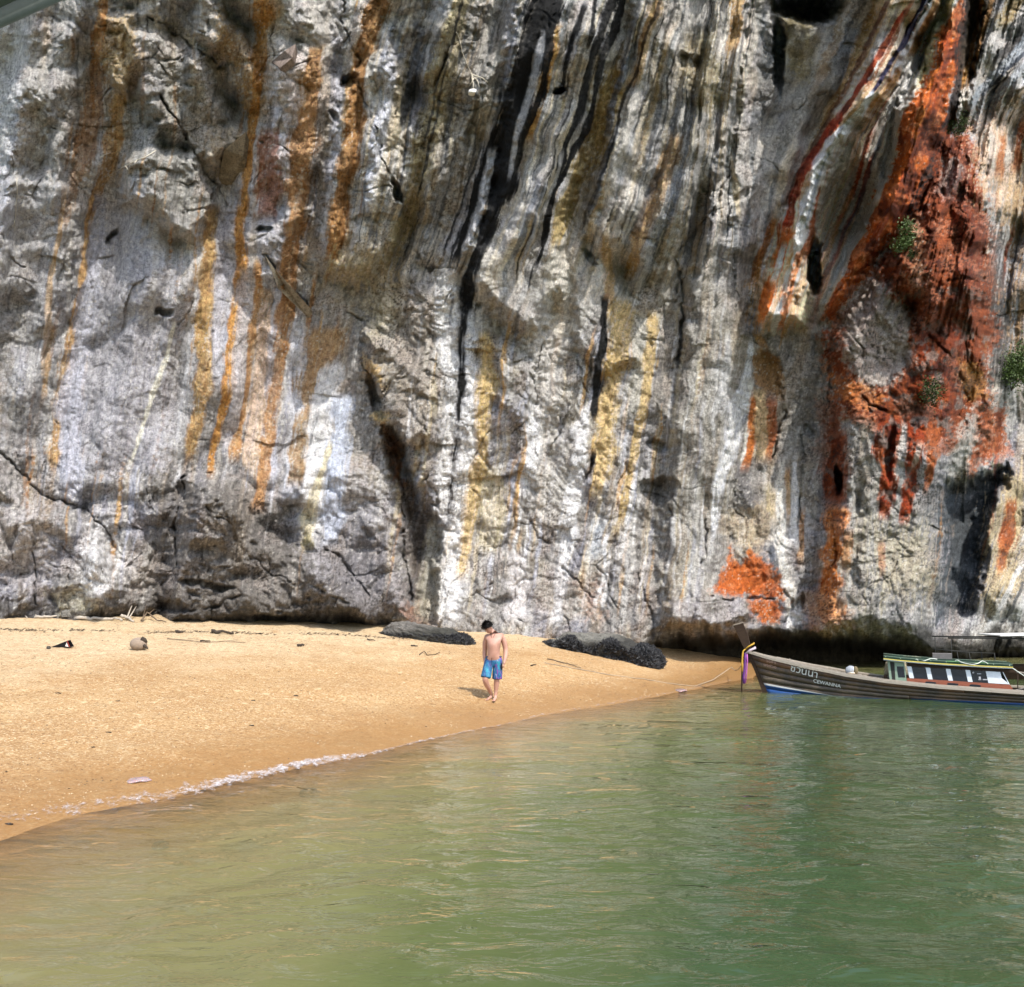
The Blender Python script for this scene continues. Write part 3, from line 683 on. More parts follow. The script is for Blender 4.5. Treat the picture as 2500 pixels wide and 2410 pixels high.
patch([(1580,700),(1640,730),(1700,755),(1660,790),(1600,760)], (.44,.20,.09), .8, 10)
patch([(1750,640),(1780,625),(1810,700),(1830,780),(1780,800),(1745,740)], (.32,.09,.03), .8, 10)
patch([(1712,770),(1790,770),(1800,820),(1730,840)], (.075,.06,.05), .75, 10)
patch([(1560,760),(1610,780),(1625,900),(1600,1000),(1575,900)], (.22,.085,.045), .8, 10)
patch([(1840,685),(1880,700),(1885,760),(1850,760)], (.42,.24,.11), .8, 8)
patch([(1870,780),(1925,780),(1928,870),(1860,905),(1850,880)], (.36,.115,.04), .85, 8)
patch([(1850,790),(1870,770),(1868,860),(1820,930),(1805,900)], (.38,.37,.35), .8, 8)
patch([(1870,230),(1965,190),(1965,440),(1900,400),(1875,330)], (.56,.40,.29), .75, 14, .3, 1)
patch([(1895,430),(1935,450),(1945,700),(1905,720),(1898,560)], (.06,.055,.052), .8, 12, .3, 1)
patch([(1935,350),(1965,350),(1965,700),(1940,640)], (.30,.21,.13), .7, 12, .3, 1)
patch([(1860,560),(1900,600),(1905,660),(1860,640)], (.25,.09,.04), .8, 8)
patch([(1770,640),(1850,560),(1860,680),(1835,690)], (.17,.05,.025), .6, 10)
patch([(1620,830),(1790,850),(1800,1000),(1790,1230),(1620,1200),(1630,1000)], (.27,.265,.25), .6, 20)
patch([(1670,1000),(1790,1020),(1780,1150),(1680,1150)], (.36,.32,.245), .6, 18, .4, 1)
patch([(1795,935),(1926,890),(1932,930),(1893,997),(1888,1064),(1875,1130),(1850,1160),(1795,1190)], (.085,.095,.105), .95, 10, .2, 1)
patch([(1935,900),(1965,880),(1965,1130),(1900,1180),(1885,1080)], (.48,.38,.26), .8, 12, .3, 1)
patch([(1900,1190),(1965,1130),(1965,1215),(1860,1215),(1850,1190)], (.36,.36,.35), .8, 10, .3, 1.5)
patch([(1862,1205),(1965,1205),(1965,1228),(1880,1232)], (.66,.64,.60), .85, 6)
patch([(1436,680),(1456,660),(1490,685),(1500,770),(1470,755),(1448,735)], (.30,.20,.115), .9, 5)
patch([(1500,690),(1580,700),(1580,850),(1510,930),(1500,800)], (.27,.26,.24), .6, 16)
patch([(1405,880),(1435,900),(1445,960),(1415,990),(1400,950)], (.17,.165,.17), .8, 7)
patch([(1380,990),(1480,960),(1480,1040),(1420,1060)], (.45,.36,.26), .55, 14)
for q in [
 ([(1437,660,3),(1430,710,5),(1415,780,13),(1400,847,12),(1382,907,9),(1371,963,5),(1362,1030,2.5)],(.72,.73,.78),.95,.4,.15),
 ([(1438,730,3),(1440,800,4.5),(1430,850,6),(1420,885,4)],(.68,.66,.62),.85),([(1444,757,4),(1441,830,6),(1425,897,5)],(.42,.16,.06),.85),
 ([(1456,750,9),(1464,800,13),(1455,880,10)],(.58,.43,.28),.85),([(1481,765,6),(1478,830,8),(1467,880,6)],(.34,.14,.07),.85),([(1450,640,6),(1462,665,6)],(.48,.27,.13),.7),
 ([(1393,640,3),(1388,720,5),(1384,800,4)],(.46,.46,.47),.5),
 ([(1497,880,5),(1494,960,12),(1490,1050,13),(1500,1100,13),(1518,1150,13),(1530,1185,7)],(.70,.67,.63),.9,.5,.25),([(1523,880,3),(1520,965,5),(1514,1040,7)],(.72,.72,.74),.9),
 ([(1508,900,3),(1506,1000,3)],(.48,.30,.17),.7),([(1473,940,5),(1478,1000,6)],(.54,.44,.30),.7),([(1474,1040,3),(1482,1080,6),(1492,1115,3)],(.12,.13,.15),.85),([(1535,980,4),(1532,1080,4)],(.50,.27,.14),.7),
 ([(1600,830,13),(1600,900,16),(1600,960,16)],(.24,.075,.03),.85),([(1602,975,16),(1597,1030,14),(1592,1090,9),(1590,1130,12),(1594,1195,18)],(.52,.22,.09),.9),
 ([(1625,1020,6),(1620,1090,6)],(.40,.22,.11),.6),([(1560,1130,16),(1570,1190,16)],(.44,.27,.17),.6),
 ([(1705,800,18),(1704,850,17),(1700,900,13),(1696,990,8)],(.34,.085,.03),.95),([(1757,800,15),(1753,850,13),(1740,910,9),(1733,1000,5)],(.36,.095,.035),.9),([(1730,815,4),(1722,900,6)],(.58,.57,.54),.8),
 ([(1786,810,10),(1785,870,8),(1768,940,5)],(.42,.16,.07),.85),([(1688,850,4),(1692,910,3)],(.46,.17,.08),.8),([(1760,850,3),(1745,900,4)],(.50,.49,.46),.6),
 ([(1690,1040,5),(1685,1100,4)],(.42,.22,.13),.5),
 ([(1935,960,8),(1925,1040,9),(1915,1100,6)],(.42,.17,.08),.85),([(1960,230,5),(1945,330,6)],(.42,.14,.06),.7),([(1920,260,5),(1915,340,6)],(.44,.17,.08),.7),([(1895,250,4),(1900,330,5)],(.66,.60,.54),.7),([(1935,240,4),(1930,320,4)],(.66,.60,.54),.7),
 ([(1955,1080,4),(1925,1150,4),(1890,1205,5)],(.60,.60,.60),.8),([(1962,1120,3),(1935,1170,3),(1905,1210,3)],(.14,.14,.14),.8),([(1965,1150,5),(1945,1190,5)],(.56,.56,.55),.7)]:
    streak(*q)
patch([(1396,1050),(1406,1077),(1426,1087),(1432,1047),(1466,1082),(1500,1125),(1505,1150),(1445,1145),(1356,1132),(1388,1092)], (.42,.14,.05), .95, 6, .15)
patch([(1430,1148),(1490,1150),(1492,1190),(1460,1195),(1435,1175)], (.44,.15,.055), .9, 6, .2)
patch([(1270,1140),(1380,1130),(1440,1155),(1430,1190),(1290,1200)], (.33,.31,.31), .7, 10)
patch([(1503,1172),(1532,1160),(1536,1198),(1506,1202)], (.74,.73,.72), .95, 3, .1)
patch([(1540,1150),(1620,1150),(1640,1210),(1540,1210)], (.44,.30,.23), .6, 10)
redness = sstep(.10, .24, col[..., 0] - col[..., 2]) * sstep(1430, 1560, U) * sstep(1.9, 2.6, col[..., 0] / (col[..., 1] + .01))
col = lerp(col, (.13, .045, .025), redness * sstep(-.15, .45, fbm(U / 38, V / 62, 4, 361, .6)) * .8)
col = lerp(col, (.28, .25, .23), redness * sstep(420, 600, V) * sstep(.02, .4, fbm(U / 30, V / 34, 4, 362, .65)) * .75)
col = lerp(col, (.42, .17, .08), redness * sstep(.2, .6, fbm(U / 20, V / 30, 3, 363)) * .4)
col *= (1 - .30 * redness)[..., None]
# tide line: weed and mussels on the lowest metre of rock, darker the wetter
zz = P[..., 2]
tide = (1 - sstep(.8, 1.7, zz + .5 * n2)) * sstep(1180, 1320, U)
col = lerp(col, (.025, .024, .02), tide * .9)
col = lerp(col, (.055, .045, .03), (1 - sstep(1.0, 3.0, zz + .4 * n4)) * sstep(0, 30, nd) * .75)  # notch painted dark like weed, which also deepens its shade
# grain: pits, lichen specks, fine drip lines
g = 1 + .22 * n4 + .16 * n5 + .10 * fbm(U / 3.2, V / 3.2, 2, 333)
col *= np.clip(g, .45, 1.6)[..., None]
sp = perlin(U / 3.6, V / 3.6, 341) + .5 * n2
col = lerp(col, (.05, .048, .045), sstep(.45, .75, sp) * .75 * np.clip(rough, 0, 1))
sp = perlin(U / 4.2, V / 5.0, 343) - .35 * n2 + .2 * n3
col = lerp(col, (.62, .60, .56), sstep(.52, .8, sp) * .6 * sstep(.12, .24, col.mean(-1)))
# sharpen contrast of minerals
lum = col.mean(-1, keepdims=True)
col = lum + (col - lum) * 1.15
col = np.clip(.27 * (np.clip(col, .006, 1) / .27) ** 1.3 * 1.12, .008, 1)
col = np.where(col > .4, .4 + (col - .4) * .62, col)

def rock_material(name, attr=True, base=(.2, .19, .18)):
    t = NT(name)
    o = t.obj()
    fine = t.noise(o, 7.0, 8, .72); mid_ = t.noise(o, 2.2, 6, .65); vf = t.noise(o, 34.0, 4, .7)
    c = t.attr('Col') if attr else t.ramp(mid_, [(.3, tuple(x * .6 for x in base)), (.7, tuple(x * 1.4 for x in base))])
    k = t.ramp(fine, [(.3, (.46, .46, .47)), (.5, (1, 1, 1)), (.7, (1.34, 1.34, 1.32))])
    c = t.mix(1.0, c, k, 'MULTIPLY')
    k2 = t.ramp(vf, [(.35, (.55, .54, .53)), (.6, (1.2, 1.2, 1.19))])
    c = t.mix(.8, c, k2, 'MULTIPLY')
    if attr:
        fl = t.n('ShaderNodeCombineXYZ'); t.set(fl, 0, t.attr('flow', 2)); t.set(fl, 1, t.attr('row', 2))
        s1 = t.noise(t.vmul(fl.outputs[0], (.45, .012, 1)), 1.0, 5, .6)
        k3 = t.ramp(s1, [(.3, (.74, .74, .76)), (.5, (1, 1, 1)), (.7, (1.22, 1.2, 1.16))])
        c = t.mix(.5, c, k3, 'MULTIPLY')
    vor = t.n('ShaderNodeTexVoronoi', {'feature': 'DISTANCE_TO_EDGE'}, Scale=1.3, Vector=t.mix(.18, o, t.n('ShaderNodeTexNoise', Scale=2.5, Detail=4).outputs[1])).outputs[0]
    crack = t.ramp(vor, [(0, 0.0), (.035, 1.0)])
    nm = t.bump(crack, .25, .03)
    nm = t.bump(fine, 1.0, .16, nm)
    nm = t.bump(vf, .9, .035, nm)
    t.bsdf(c, .88, nm, Specular_IOR_Level=.25)
    return t.m
M_rock = rock_material('layered_limestone')
cliff = grid_mesh('cliff', P, M_rock, True)
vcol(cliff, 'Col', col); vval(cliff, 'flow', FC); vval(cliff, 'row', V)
tag(cliff, 'sheer grey limestone cliff striped with black, white and rust orange mineral flows', None, None, 'structure')
# the hill behind and above the cliff's top edge, so that it is a body and not a sheet
# ------------------------------------------------------------------ beach and water
SU = [-900, 0, 150, 330, 440, 560, 680, 800, 940, 1050, 1150, 1250, 1330, 1410, 1440, 1500, 3000]
SV = [1640, 1606, 1560, 1527, 1499, 1472, 1450, 1420, 1391, 1368, 1352, 1335, 1319, 1303, 1297, 1284, 1270]
SY = [HC * F / (v - HV) for v in SV]; SY[-2] = 37; SY[-1] = 60; SY[0] = 8.6
BU = [-900, -100, 0, 400, 730, 1000, 1200, 1300, 1430, 1500, 3000]
BY = [25, 26.5, 27, 28, 30, 31, 31.5, 32.5, 34, 38, 60]
BV = [1172, 1174, 1175, 1186, 1199, 1215, 1236, 1256, 1272, 1276, 1200]
BZ = [HC - (v - HV) / F * y for v, y in zip(BV, BY)]; BZ[-2] = .02; BZ[-1] = 0
def sand_h(u, Yd):
    ys = np.interp(u, SU, SY); yb = np.interp(u, BU, BY); zb = np.interp(u, BU, BZ)
    t = (Yd - ys) / np.maximum(yb - ys, .5)
    up_ = zb * np.clip(t, 0, 1.6) ** .96
    up_ = up_ + .05 * np.sin(np.clip(t, 0, 1) * np.pi) * sstep(.3, 1.2, zb)
    dn = -(ys - Yd) * .105 - .02 * (ys - Yd) ** 1.35 if False else -np.abs(np.minimum(Yd - ys, 0)) * .115
    return np.where(t > 0, up_, np.maximum(dn, -2.6))
def sand_n(x, y):
    return .035 * fbm(x / 2.4, y / 1.6, 3, 501) + .014 * perlin(x / .42, y / .36, 505) + .008 * perlin(x / .2, y / .17, 506)
def ground(x, y):
    u = 980 + x / y * F
    z = float(sand_h(np.float32(u), np.float32(y)))
    return z + float(sand_n(np.float32([x]), np.float32([y]))[0]) * min(1, max(0, z / .25))
def on_sand(u, v):
    """the point of the beach seen at (u, v)"""
    lo, hi = 5.0, 45.0
    for k in range(50):
        m = (lo + hi) / 2; z = ground((u - 980) / F * m, m)
        if HV + (HC - z) / m * F > v: lo = m
        else: hi = m
    return Vector(((u - 980) / F * lo, lo, ground((u - 980) / F * lo, lo)))

ga = np.linspace(-850, 2500, 700); gy = np.geomspace(3.2, 47, 330)
GA, GYY = np.meshgrid(ga, gy)
GX = (GA - 980) / F * GYY
gz = sand_h(GA, GYY)
gz = gz + sand_n(GX, GYY) * sstep(.0, .25, gz) + .02 * fbm(GX / 1.1, GYY / 1.1, 3, 510) * (1 - sstep(-.1, .0, gz))
SP = np.stack([GX, GYY, gz], -1).astype(np.float32)
wetn = 1 - sstep(.04, .50, gz + .04 * fbm(GX / 1.5, GYY / 1.2, 3, 520))
t = NT('orange_beach_sand'); o = t.obj()
n_a = t.noise(o, .55, 5, .6); n_b = t.noise(o, 5.0, 6, .7); n_c = t.noise(o, 28.0, 4, .75); n_d = t.noise(o, 60, 3, .7)
c = t.ramp(n_a, [(.3, (.335, .20, .087)), (.55, (.39, .245, .112)), (.75, (.43, .295, .15))])
hgt = t.n('ShaderNodeSeparateXYZ', Vector=o).outputs[2]
hh = t.math('ADD', hgt, t.math('MULTIPLY', t.math('SUBTRACT', n_a, .5), .9))
pale = t.ramp(hh, [(.0, 0.0), (.92, 0.0), (1.0, 1.0)])
mr = t.n('ShaderNodeMapRange', Value=hh); mr.inputs[1].default_value = .85; mr.inputs[2].default_value = 1.45
c = t.mix(t.math('MULTIPLY', mr.outputs[0], t.ramp(n_b, [(.3, .3), (.6, .95)])), c, (.52, .42, .275))
c = t.mix(t.ramp(n_c, [(.35, .75), (.5, 0.0)]), c, (.25, .13, .05))
c = t.mix(t.ramp(n_c, [(.55, 0.0), (.68, .85)]), c, (.64, .50, .28))
c = t.mix(t.ramp(n_b, [(.56, 0.0), (.68, .75)]), c, (.60, .47, .28))
c = t.mix(t.ramp(t.noise(o, 2.1, 6, .7), [(.30, .7), (.46, 0.0)]), c, (.33, .18, .07))
n_e = t.noise(o, 14, 5, .8); c = t.mix(t.ramp(n_e, [(.34, .95), (.46, 0.0)]), c, (.15, .08, .035)); c = t.mix(t.ramp(n_e, [(.56, 0.0), (.66, .9)]), c, (.66, .53, .34))
c = t.mix(t.ramp(n_d, [(.62, 0.0), (.70, .8)]), c, (.10, .065, .04))
wet = t.attr('wet', 2)
c = t.mix(t.math('MULTIPLY', wet, .8), c, t.mix(.85, c, (.62, .55, .42), 'MULTIPLY'))
c = t.mix(t.math('MULTIPLY', wet, .65), c, (.27, .145, .055))
nm = t.bump(n_c, t.math('SUBTRACT', .8, t.math('MULTIPLY', wet, .6)), .03); nm = t.bump(n_b, .5, .05, nm)
t.bsdf(c, t.math('SUBTRACT', .95, t.math('MULTIPLY', wet, .62)), nm, Specular_IOR_Level=.3)
beach = grid_mesh('beach', SP, t.m)
vval(beach, 'wet', wetn)
tag(beach, 'sloping orange sand beach under the cliff', None, None, 'structure')

# water: turbid green sea, clear enough to show the sand for the first half metre
wa = np.concatenate([np.linspace(-900, -60, 60, endpoint=False), np.linspace(-60, 2020, 900, endpoint=False), np.linspace(2020, 2700, 50)])
wv = np.concatenate([np.arange(1243, 1330, 1.6), np.arange(1330, 1960, 2.2), np.arange(1960, 2700, 30)])
wy = HC * F / (wv - HV)
WA, WYY = np.meshgrid(wa, wy)
WX = (WA - 980) / F * WYY
def waves(x, y):
    r = random.Random(3); z = 0; 
    xx = x + .5 * perlin(x / 2.2, y / 2.2, 601); yy = y + .5 * perlin(x / 2.0, y / 2.4, 602)
    for i in range(26):
        L = .22 * 1.13 ** i; th = r.gauss(1.42, .5); k = 2 * math.pi / L
        z = z + .0042 * L ** .95 * np.sin(k * (xx * math.cos(th) + yy * math.sin(th)) + r.uniform(0, 6.3)) * (1 - sstep(L * 22, L * 60, y))
    for L, a_, ph in ((.9, .010, 0), (.62, .007, 2), (1.5, .012, 4)):
        k = 2 * math.pi / L; q = (xx * -.62 + yy * .78) + .25 * perlin(x / 1.4, y / 1.4, 603)
        z = z + a_ * np.sin(k * q + ph) * sstep(3, -3, x) * (1 - sstep(10, 22, y))
    return z
wz = waves(WX, WYY) * .62
depth = -sand_h(WA, WYY)
wz = wz * sstep(-.02, .5, depth + .1)
# the little wave that breaks along the shore
edge = np.minimum(1, np.maximum(0, depth))
wz = wz + .025 * np.exp(-((depth - .10 - .05 * perlin(WX / 1.5, WYY * 0, 610)) / .05) ** 2) * sstep(20, 13, WYY)
WP = np.stack([WX, WYY, wz], -1).astype(np.float32)
brd = np.zeros_like(WX); WP[0, :, 2] = 0; WP[-1, :, 2] = 0; WP[:, 0, 2] = 0; WP[:, -1, 2] = 0
t = NT('green_sea_water'); o = t.obj()
dp = t.attr('depth', 2)
cn = t.noise(o, .35, 4, .6)
dd = t.math('ADD', dp, t.math('MULTIPLY', t.math('SUBTRACT', cn, .5), .5))
wc = t.ramp(t.math('MULTIPLY', dd, .4), [(0, (.27, .19, .085)), (.14, (.20, .18, .08)), (.42, (.080, .096, .034)), (.9, (.034, .058, .024))])
fac = t.ramp(dp, [(0, .02), (.06, .25), (.3, .68), (.75, .95), (1.0, 1.0)])
rv = t.vmul(o, (.62, 1.25, 1))
r1 = t.noise(rv, 3.2, 3, .5, .6); r2 = t.noise(rv, 9.0, 3, .5, .8); r3 = t.noise(rv, 1.1, 2, .5, .3)
nm = t.bump(r3, .45, .16); nm = t.bump(r1, .6, .08, nm); nm = t.bump(r2, .35, .02, nm)
body = t.n('ShaderNodeBsdfDiffuse', Normal=t.bump(r1, .3, .05)); t.set(body, 0, wc)
tr = t.n('ShaderNodeBsdfTransparent', Color=(.93, .90, .80, 1))
m1 = t.n('ShaderNodeMixShader'); t.set(m1, 0, fac); t.t.links.new(tr.outputs[0], m1.inputs[1]); t.t.links.new(body.outputs[0], m1.inputs[2])
gl = t.n('ShaderNodeBsdfGlossy', Roughness=.03, Normal=nm); gl.inputs[0].default_value = (1, 1, 1, 1)
fr = t.n('ShaderNodeFresnel', IOR=1.46, Normal=nm)
m2 = t.n('ShaderNodeMixShader'); t.set(m2, 0, fr.outputs[0]); t.t.links.new(m1.outputs[0], m2.inputs[1]); t.t.links.new(gl.outputs[0], m2.inputs[2])
t.t.links.new(m2.outputs[0], t.out.inputs[0])
M_water = t.m
sea = grid_mesh('water', WP, M_water, True)
vval(sea, 'depth', np.clip(depth, -1, 4))
tag(sea, 'calm green sea water lapping the beach', None, None, 'structure')
# open sea beyond the bay on every other side, sharing the bay's rim
x0, y0, x1, y1 = WP[0, 0, 0], WP[0, 0, 1], WP[-1, 0, 0], WP[-1, 0, 1]
x2, x3 = WP[0, -1, 0], WP[-1, -1, 0]
R = 400
vs = [(x0, y0, 0), (x1, y1, 0), (x3, y1, 0), (x2, y0, 0), (-R, 60, 0), (-R, -R, 0), (R, -R, 0), (R, 60, 0)]
me = bpy.data.meshes.new('open_sea'); me.from_pydata(vs, [], [(0, 4, 5, 1), (1, 5, 6, 2), (2, 6, 7, 3)]); me.materials.append(M_water)
osea = bpy.data.objects.new('open_sea', me); C.objects.link(osea)
vval(osea, 'depth', np.full(8, 3.0)); tag(osea, 'open green sea beyond the bay', None, None, 'structure')
# ------------------------------------------------------------------ mesh building tools
def mesh_obj(name, vs, fs, mat, parent=None, smooth=False):
    me = bpy.data.meshes.new(name); me.from_pydata([tuple(v) for v in vs], [], fs)
    if mat: me.materials.append(mat)
    if smooth: me.polygons.foreach_set('use_smooth', [True] * len(fs))
    me.update()
    o = bpy.data.objects.new(name, me); C.objects.link(o)
    if parent: o.parent = parent
    return o
def empty(name, loc, rz=0):
    o = bpy.data.objects.new(name, None); C.objects.link(o); o.location = loc; o.rotation_euler = (0, 0, rz)
    o.empty_display_size = .1
    return o
class MB:
    def __init__(s): s.v = []; s.f = []
    def add(s, vs, fs):
        n = len(s.v); s.v += [tuple(v) for v in vs]; s.f += [tuple(i + n for i in f) for f in fs]; return s
    def box(s, c, size, M=None):
        hx, hy, hz = (k / 2 for k in size); pts = []
        for z in (-hz, hz):
            for x, y in ((-hx, -hy), (hx, -hy), (hx, hy), (-hx, hy)):
                p = Vector((x, y, z)); p = (M @ p if M else p) + Vector(c); pts.append(p)
        return s.add(pts, [(3, 2, 1, 0), (4, 5, 6, 7), (0, 1, 5, 4), (1, 2, 6, 5), (2, 3, 7, 6), (3, 0, 4, 7)])
    def tube(s, pts, r, n=6, cap=True):
        pts = [Vector(p) for p in pts]; rs = r if isinstance(r, (list, tuple)) else [r] * len(pts)
        rings = []; prev = None
        for i, p in enumerate(pts):
            t = (pts[min(i + 1, len(pts) - 1)] - pts[max(i - 1, 0)]).normalized()
            a = prev - t * prev.dot(t) if prev is not None else t.orthogonal()
            a.normalize(); prev = a; b = t.cross(a)
            rings.append([p + (a * math.cos(2 * math.pi * k / n) + b * math.sin(2 * math.pi * k / n)) * rs[i] for k in range(n)])
        vs = [q for R_ in rings for q in R_]; fs = []
        for i in range(len(rings) - 1):
            for k in range(n): fs.append((i * n + k, i * n + (k + 1) % n, (i + 1) * n + (k + 1) % n, (i + 1) * n + k))
        if cap: fs += [tuple(range(n - 1, -1, -1)), tuple((len(rings) - 1) * n + k for k in range(n))]
        return s.add(vs, fs)
    def sheet(s, A, B, th=None):
        """strip between two polylines, optionally given a thickness vector"""
        n = len(A)
        if th is None:
            return s.add(list(A) + list(B), [(i, i + 1, n + i + 1, n + i) for i in range(n - 1)])
        th = Vector(th); vs = list(A) + list(B) + [Vector(a) + th for a in A] + [Vector(b) + th for b in B]; fs = []
        for i in range(n - 1):
            fs += [(i, i + 1, n + i + 1, n + i), (2 * n + i, 3 * n + i, 3 * n + i + 1, 2 * n + i + 1), (i, 2 * n + i, 2 * n + i + 1, i + 1), (n + i, n + i + 1, 3 * n + i + 1, 3 * n + i)]
        fs += [(0, n, 3 * n, 2 * n), (n - 1, 3 * n - 1, 4 * n - 1, 2 * n - 1)]
        return s.add(vs, fs)
    def build(s, name, mat, parent=None, smooth=False): return mesh_obj(name, s.v, s.f, mat, parent, smooth)

import bmesh
def ico(sub):
    bm = bmesh.new(); bmesh.ops.create_icosphere(bm, subdivisions=sub, radius=1)
    v = np.array([p.co[:] for p in bm.verts], np.float32); f = [tuple(q.index for q in p.verts) for p in bm.faces]; bm.free()
    return v, f
ICO = {k: ico(k) for k in (1, 2, 3, 4, 5, 6)}

def boulder(name, loc, size, rz, mat, seed, amp=.16, sub=5, parent=None, flat=.35, sc_=2.2):
    v, f = ICO[sub]; v = v.copy()
    x, y, z = v.T
    n = v / np.linalg.norm(v, axis=1, keepdims=True)
    d = facet(x * sc_ + seed, (y * .6 + z) * sc_ + 3.1, seed, .8, .5, .4) * amp * 1.2 + facet(x * sc_ * 2.6 + z * 2, y * sc_ * 2.6 + seed - z, seed + 9, .9, .5, .4) * amp * .5 + facet(x * sc_ * 6 + z * 9, y * sc_ * 6 - z * 7, seed + 5, .9, .8, .4) * amp * .5 + facet(x * sc_ * 15 + z * 19, y * sc_ * 15 - z * 17, seed + 7, .9, .8, .4) * amp * .22
    v = np.sign(v) * np.abs(v) ** .72
    v[:, 2] = np.maximum(v[:, 2], -flat)
    v = v * np.array(size, np.float32) + n * d[:, None] * (min(size) * .45 + .55 * float(np.mean(size)))
    o = mesh_obj(name, v, f, mat, parent, True); o.location = loc; o.rotation_euler = (0, 0, rz)
    return o

def cliff_Y(u, v):
    c = min(NC - 1, int(np.searchsorted(ur, u))); r = min(NR - 1, int(np.searchsorted(vr, v)))
    return float(np_Y[r, c])
def on_cliff(u, v, out=0.0): return at(u, v, cliff_Y(u, v) - out)

def skin(name, pts, edges_, mat, parent=None, sub=2):
    me = bpy.data.meshes.new(name); me.from_pydata([p[:3] for p in pts], edges_, [])
    o = bpy.data.objects.new(name, me); C.objects.link(o)
    m = o.modifiers.new('skin', 'SKIN'); me.skin_vertices[0] if me.skin_vertices else None
    if not me.skin_vertices: 
        bm = bmesh.new(); bm.from_mesh(me); bm.verts.layers.skin.verify(); bm.to_mesh(me); bm.free()
    for i, sv in enumerate(me.skin_vertices[0].data):
        r = pts[i][3]; sv.radius = r if isinstance(r, tuple) else (r, r); sv.use_root = (i == 0)
    s2 = o.modifiers.new('sub', 'SUBSURF'); s2.levels = sub; s2.render_levels = sub
    dg = bpy.context.evaluated_depsgraph_get(); ev = o.evaluated_get(dg)
    nm = bpy.data.meshes.new_from_object(ev); o.modifiers.clear(); o.data = nm
    nm.materials.clear(); nm.materials.append(mat)
    nm.polygons.foreach_set('use_smooth', [True] * len(nm.polygons))
    if parent: o.parent = parent
    return o

# ------------------------------------------------------------------ boulders on the beach
M_dkrock = rock_material('dark_wet_rock', False, (.085, .08, .07))
M_grrock = rock_material('grey_beach_rock', False, (.23, .22, .20))
M_mussel = plain('mussel_shell', (.022, .022, .024), .6, .6, 40, Specular_IOR_Level=.35)
def two_tone(name, lo, hi, a, b):
    """pale dry top, dark growth below a wavy line"""
    t = NT(name); o = t.obj(); z = t.n('ShaderNodeSeparateXYZ', Vector=o).outputs[2]
    n = t.noise(o, 2.5, 5, .65); f = t.noise(o, 22, 5, .7)
    k = t.math('ADD', z, t.math('MULTIPLY', t.math('SUBTRACT', n, .5), .5)); k = t.math('SUBTRACT', k, t.math('MULTIPLY', t.n('ShaderNodeSeparateXYZ', Vector=o).outputs[0], .13))
    mr = t.n('ShaderNodeMapRange', Value=k); mr.inputs[1].default_value = a; mr.inputs[2].default_value = b
    c = t.mix(mr.outputs[0], lo, hi)
    c = t.mix(1.0, c, t.ramp(f, [(.3, (.45, .45, .45)), (.7, (1.5, 1.5, 1.45))]), 'MULTIPLY')
    t.bsdf(c, .85, t.bump(f, 1.0, .05)); return t.m
M_mrock = two_tone('mussel_covered_rock', (.028, .027, .024), (.15, .145, .13), .42, .66)
M_slab = two_tone('tide_darkened_slab', (.035, .034, .028), (.13, .12, .11), .26, .46)

p0 = on_sand(1155, 1252)
mr_ = boulder('mussel_rock', (p0.x, p0.y + .55, p0.z - .08), (1.9, 1.15, .66), -.18, M_mrock, 11, .22, 6, None, .3, 2.6)
# lean the crest to the left
for v in mr_.data.vertices:
    k = v.co.x / 1.95
    v.co.z *= 1 - .32 * max(0, k) ** 1.5 - .25 * max(0, -k - .5); v.co.z -= .16 * k + .03
    v.co.y -= .35 * k
tag(mr_, 'large low rock crusted with black mussels, right of the walking man', 'rock', 'rocks lying on the beach')
def crust(parent, n, zmax, size, seed, keep):
    r = random.Random(seed); mb = MB(); me = parent.data
    polys = [p for p in me.polygons if keep(p)]
    for i in range(n):
        p = r.choice(polys); c = p.center; nn = p.normal
        t = nn.orthogonal().normalized(); a = r.uniform(0, 6.28); t = (Matrix.Rotation(a, 3, nn) @ t); b = nn.cross(t)
        L = size * r.uniform(.6, 1.5); W = L * .42
        up = (nn + Vector((r.uniform(-.8, .8), r.uniform(-.8, .8), r.uniform(-.4, .6)))).normalized()
        mb.add([c + t * W, c + b * W * .6, c - t * W, c - b * W * .6, c + up * L], [(0, 1, 4), (1, 2, 4), (2, 3, 4), (3, 0, 4)])
    o = mb.build('mussels', M_mussel, parent); o['kind'] = 'stuff'
    return o
crust(mr_, 9000, 1, .10, 5, lambda p: p.center.z < .46 - .05 * p.center.x + .14 * math.sin(p.center.x * 5) and p.normal.z > -.3)
p1 = on_sand(812, 1222)
sl_ = boulder('rock_slab', (p1.x, p1.y + .15, p1.z - .04), (1.45, .55, .36), -.24, M_slab, 23, .26, 6, None, .3, 2.4)
for v in sl_.data.vertices:
    k = v.co.x / 1.5; v.co.z = v.co.z * (1 - .25 * max(0, k)) - .12 * k; v.co.y *= 1 - .35 * max(0, -k)
tag(sl_, 'long flat dark slab of rock on the sand at the cliff foot, left of the walking man', 'rock', 'rocks lying on the beach')
crust(sl_, 2500, 1, .07, 8, lambda p: p.center.z < .18 and p.normal.z > -.2)
p2 = on_sand(760, 1211)
o = boulder('pebble', (p2.x, p2.y - .1, p2.z + .06), (.09, .08, .09), .3, plain('white_stone', (.62, .60, .56), .8), 5, .08, 3)
tag(o, 'small rounded white stone against the left part of the dark slab', 'stone')
p2 = on_sand(131, 1185)
o = boulder('round_stone', (p2.x, p2.y + .1, p2.z + .13), (.24, .20, .19), .3, M_grrock, 6, .08, 4)
tag(o, 'round grey stone lying among driftwood at the cliff foot', 'stone')
pb = at(1737, 1268, 28.5)
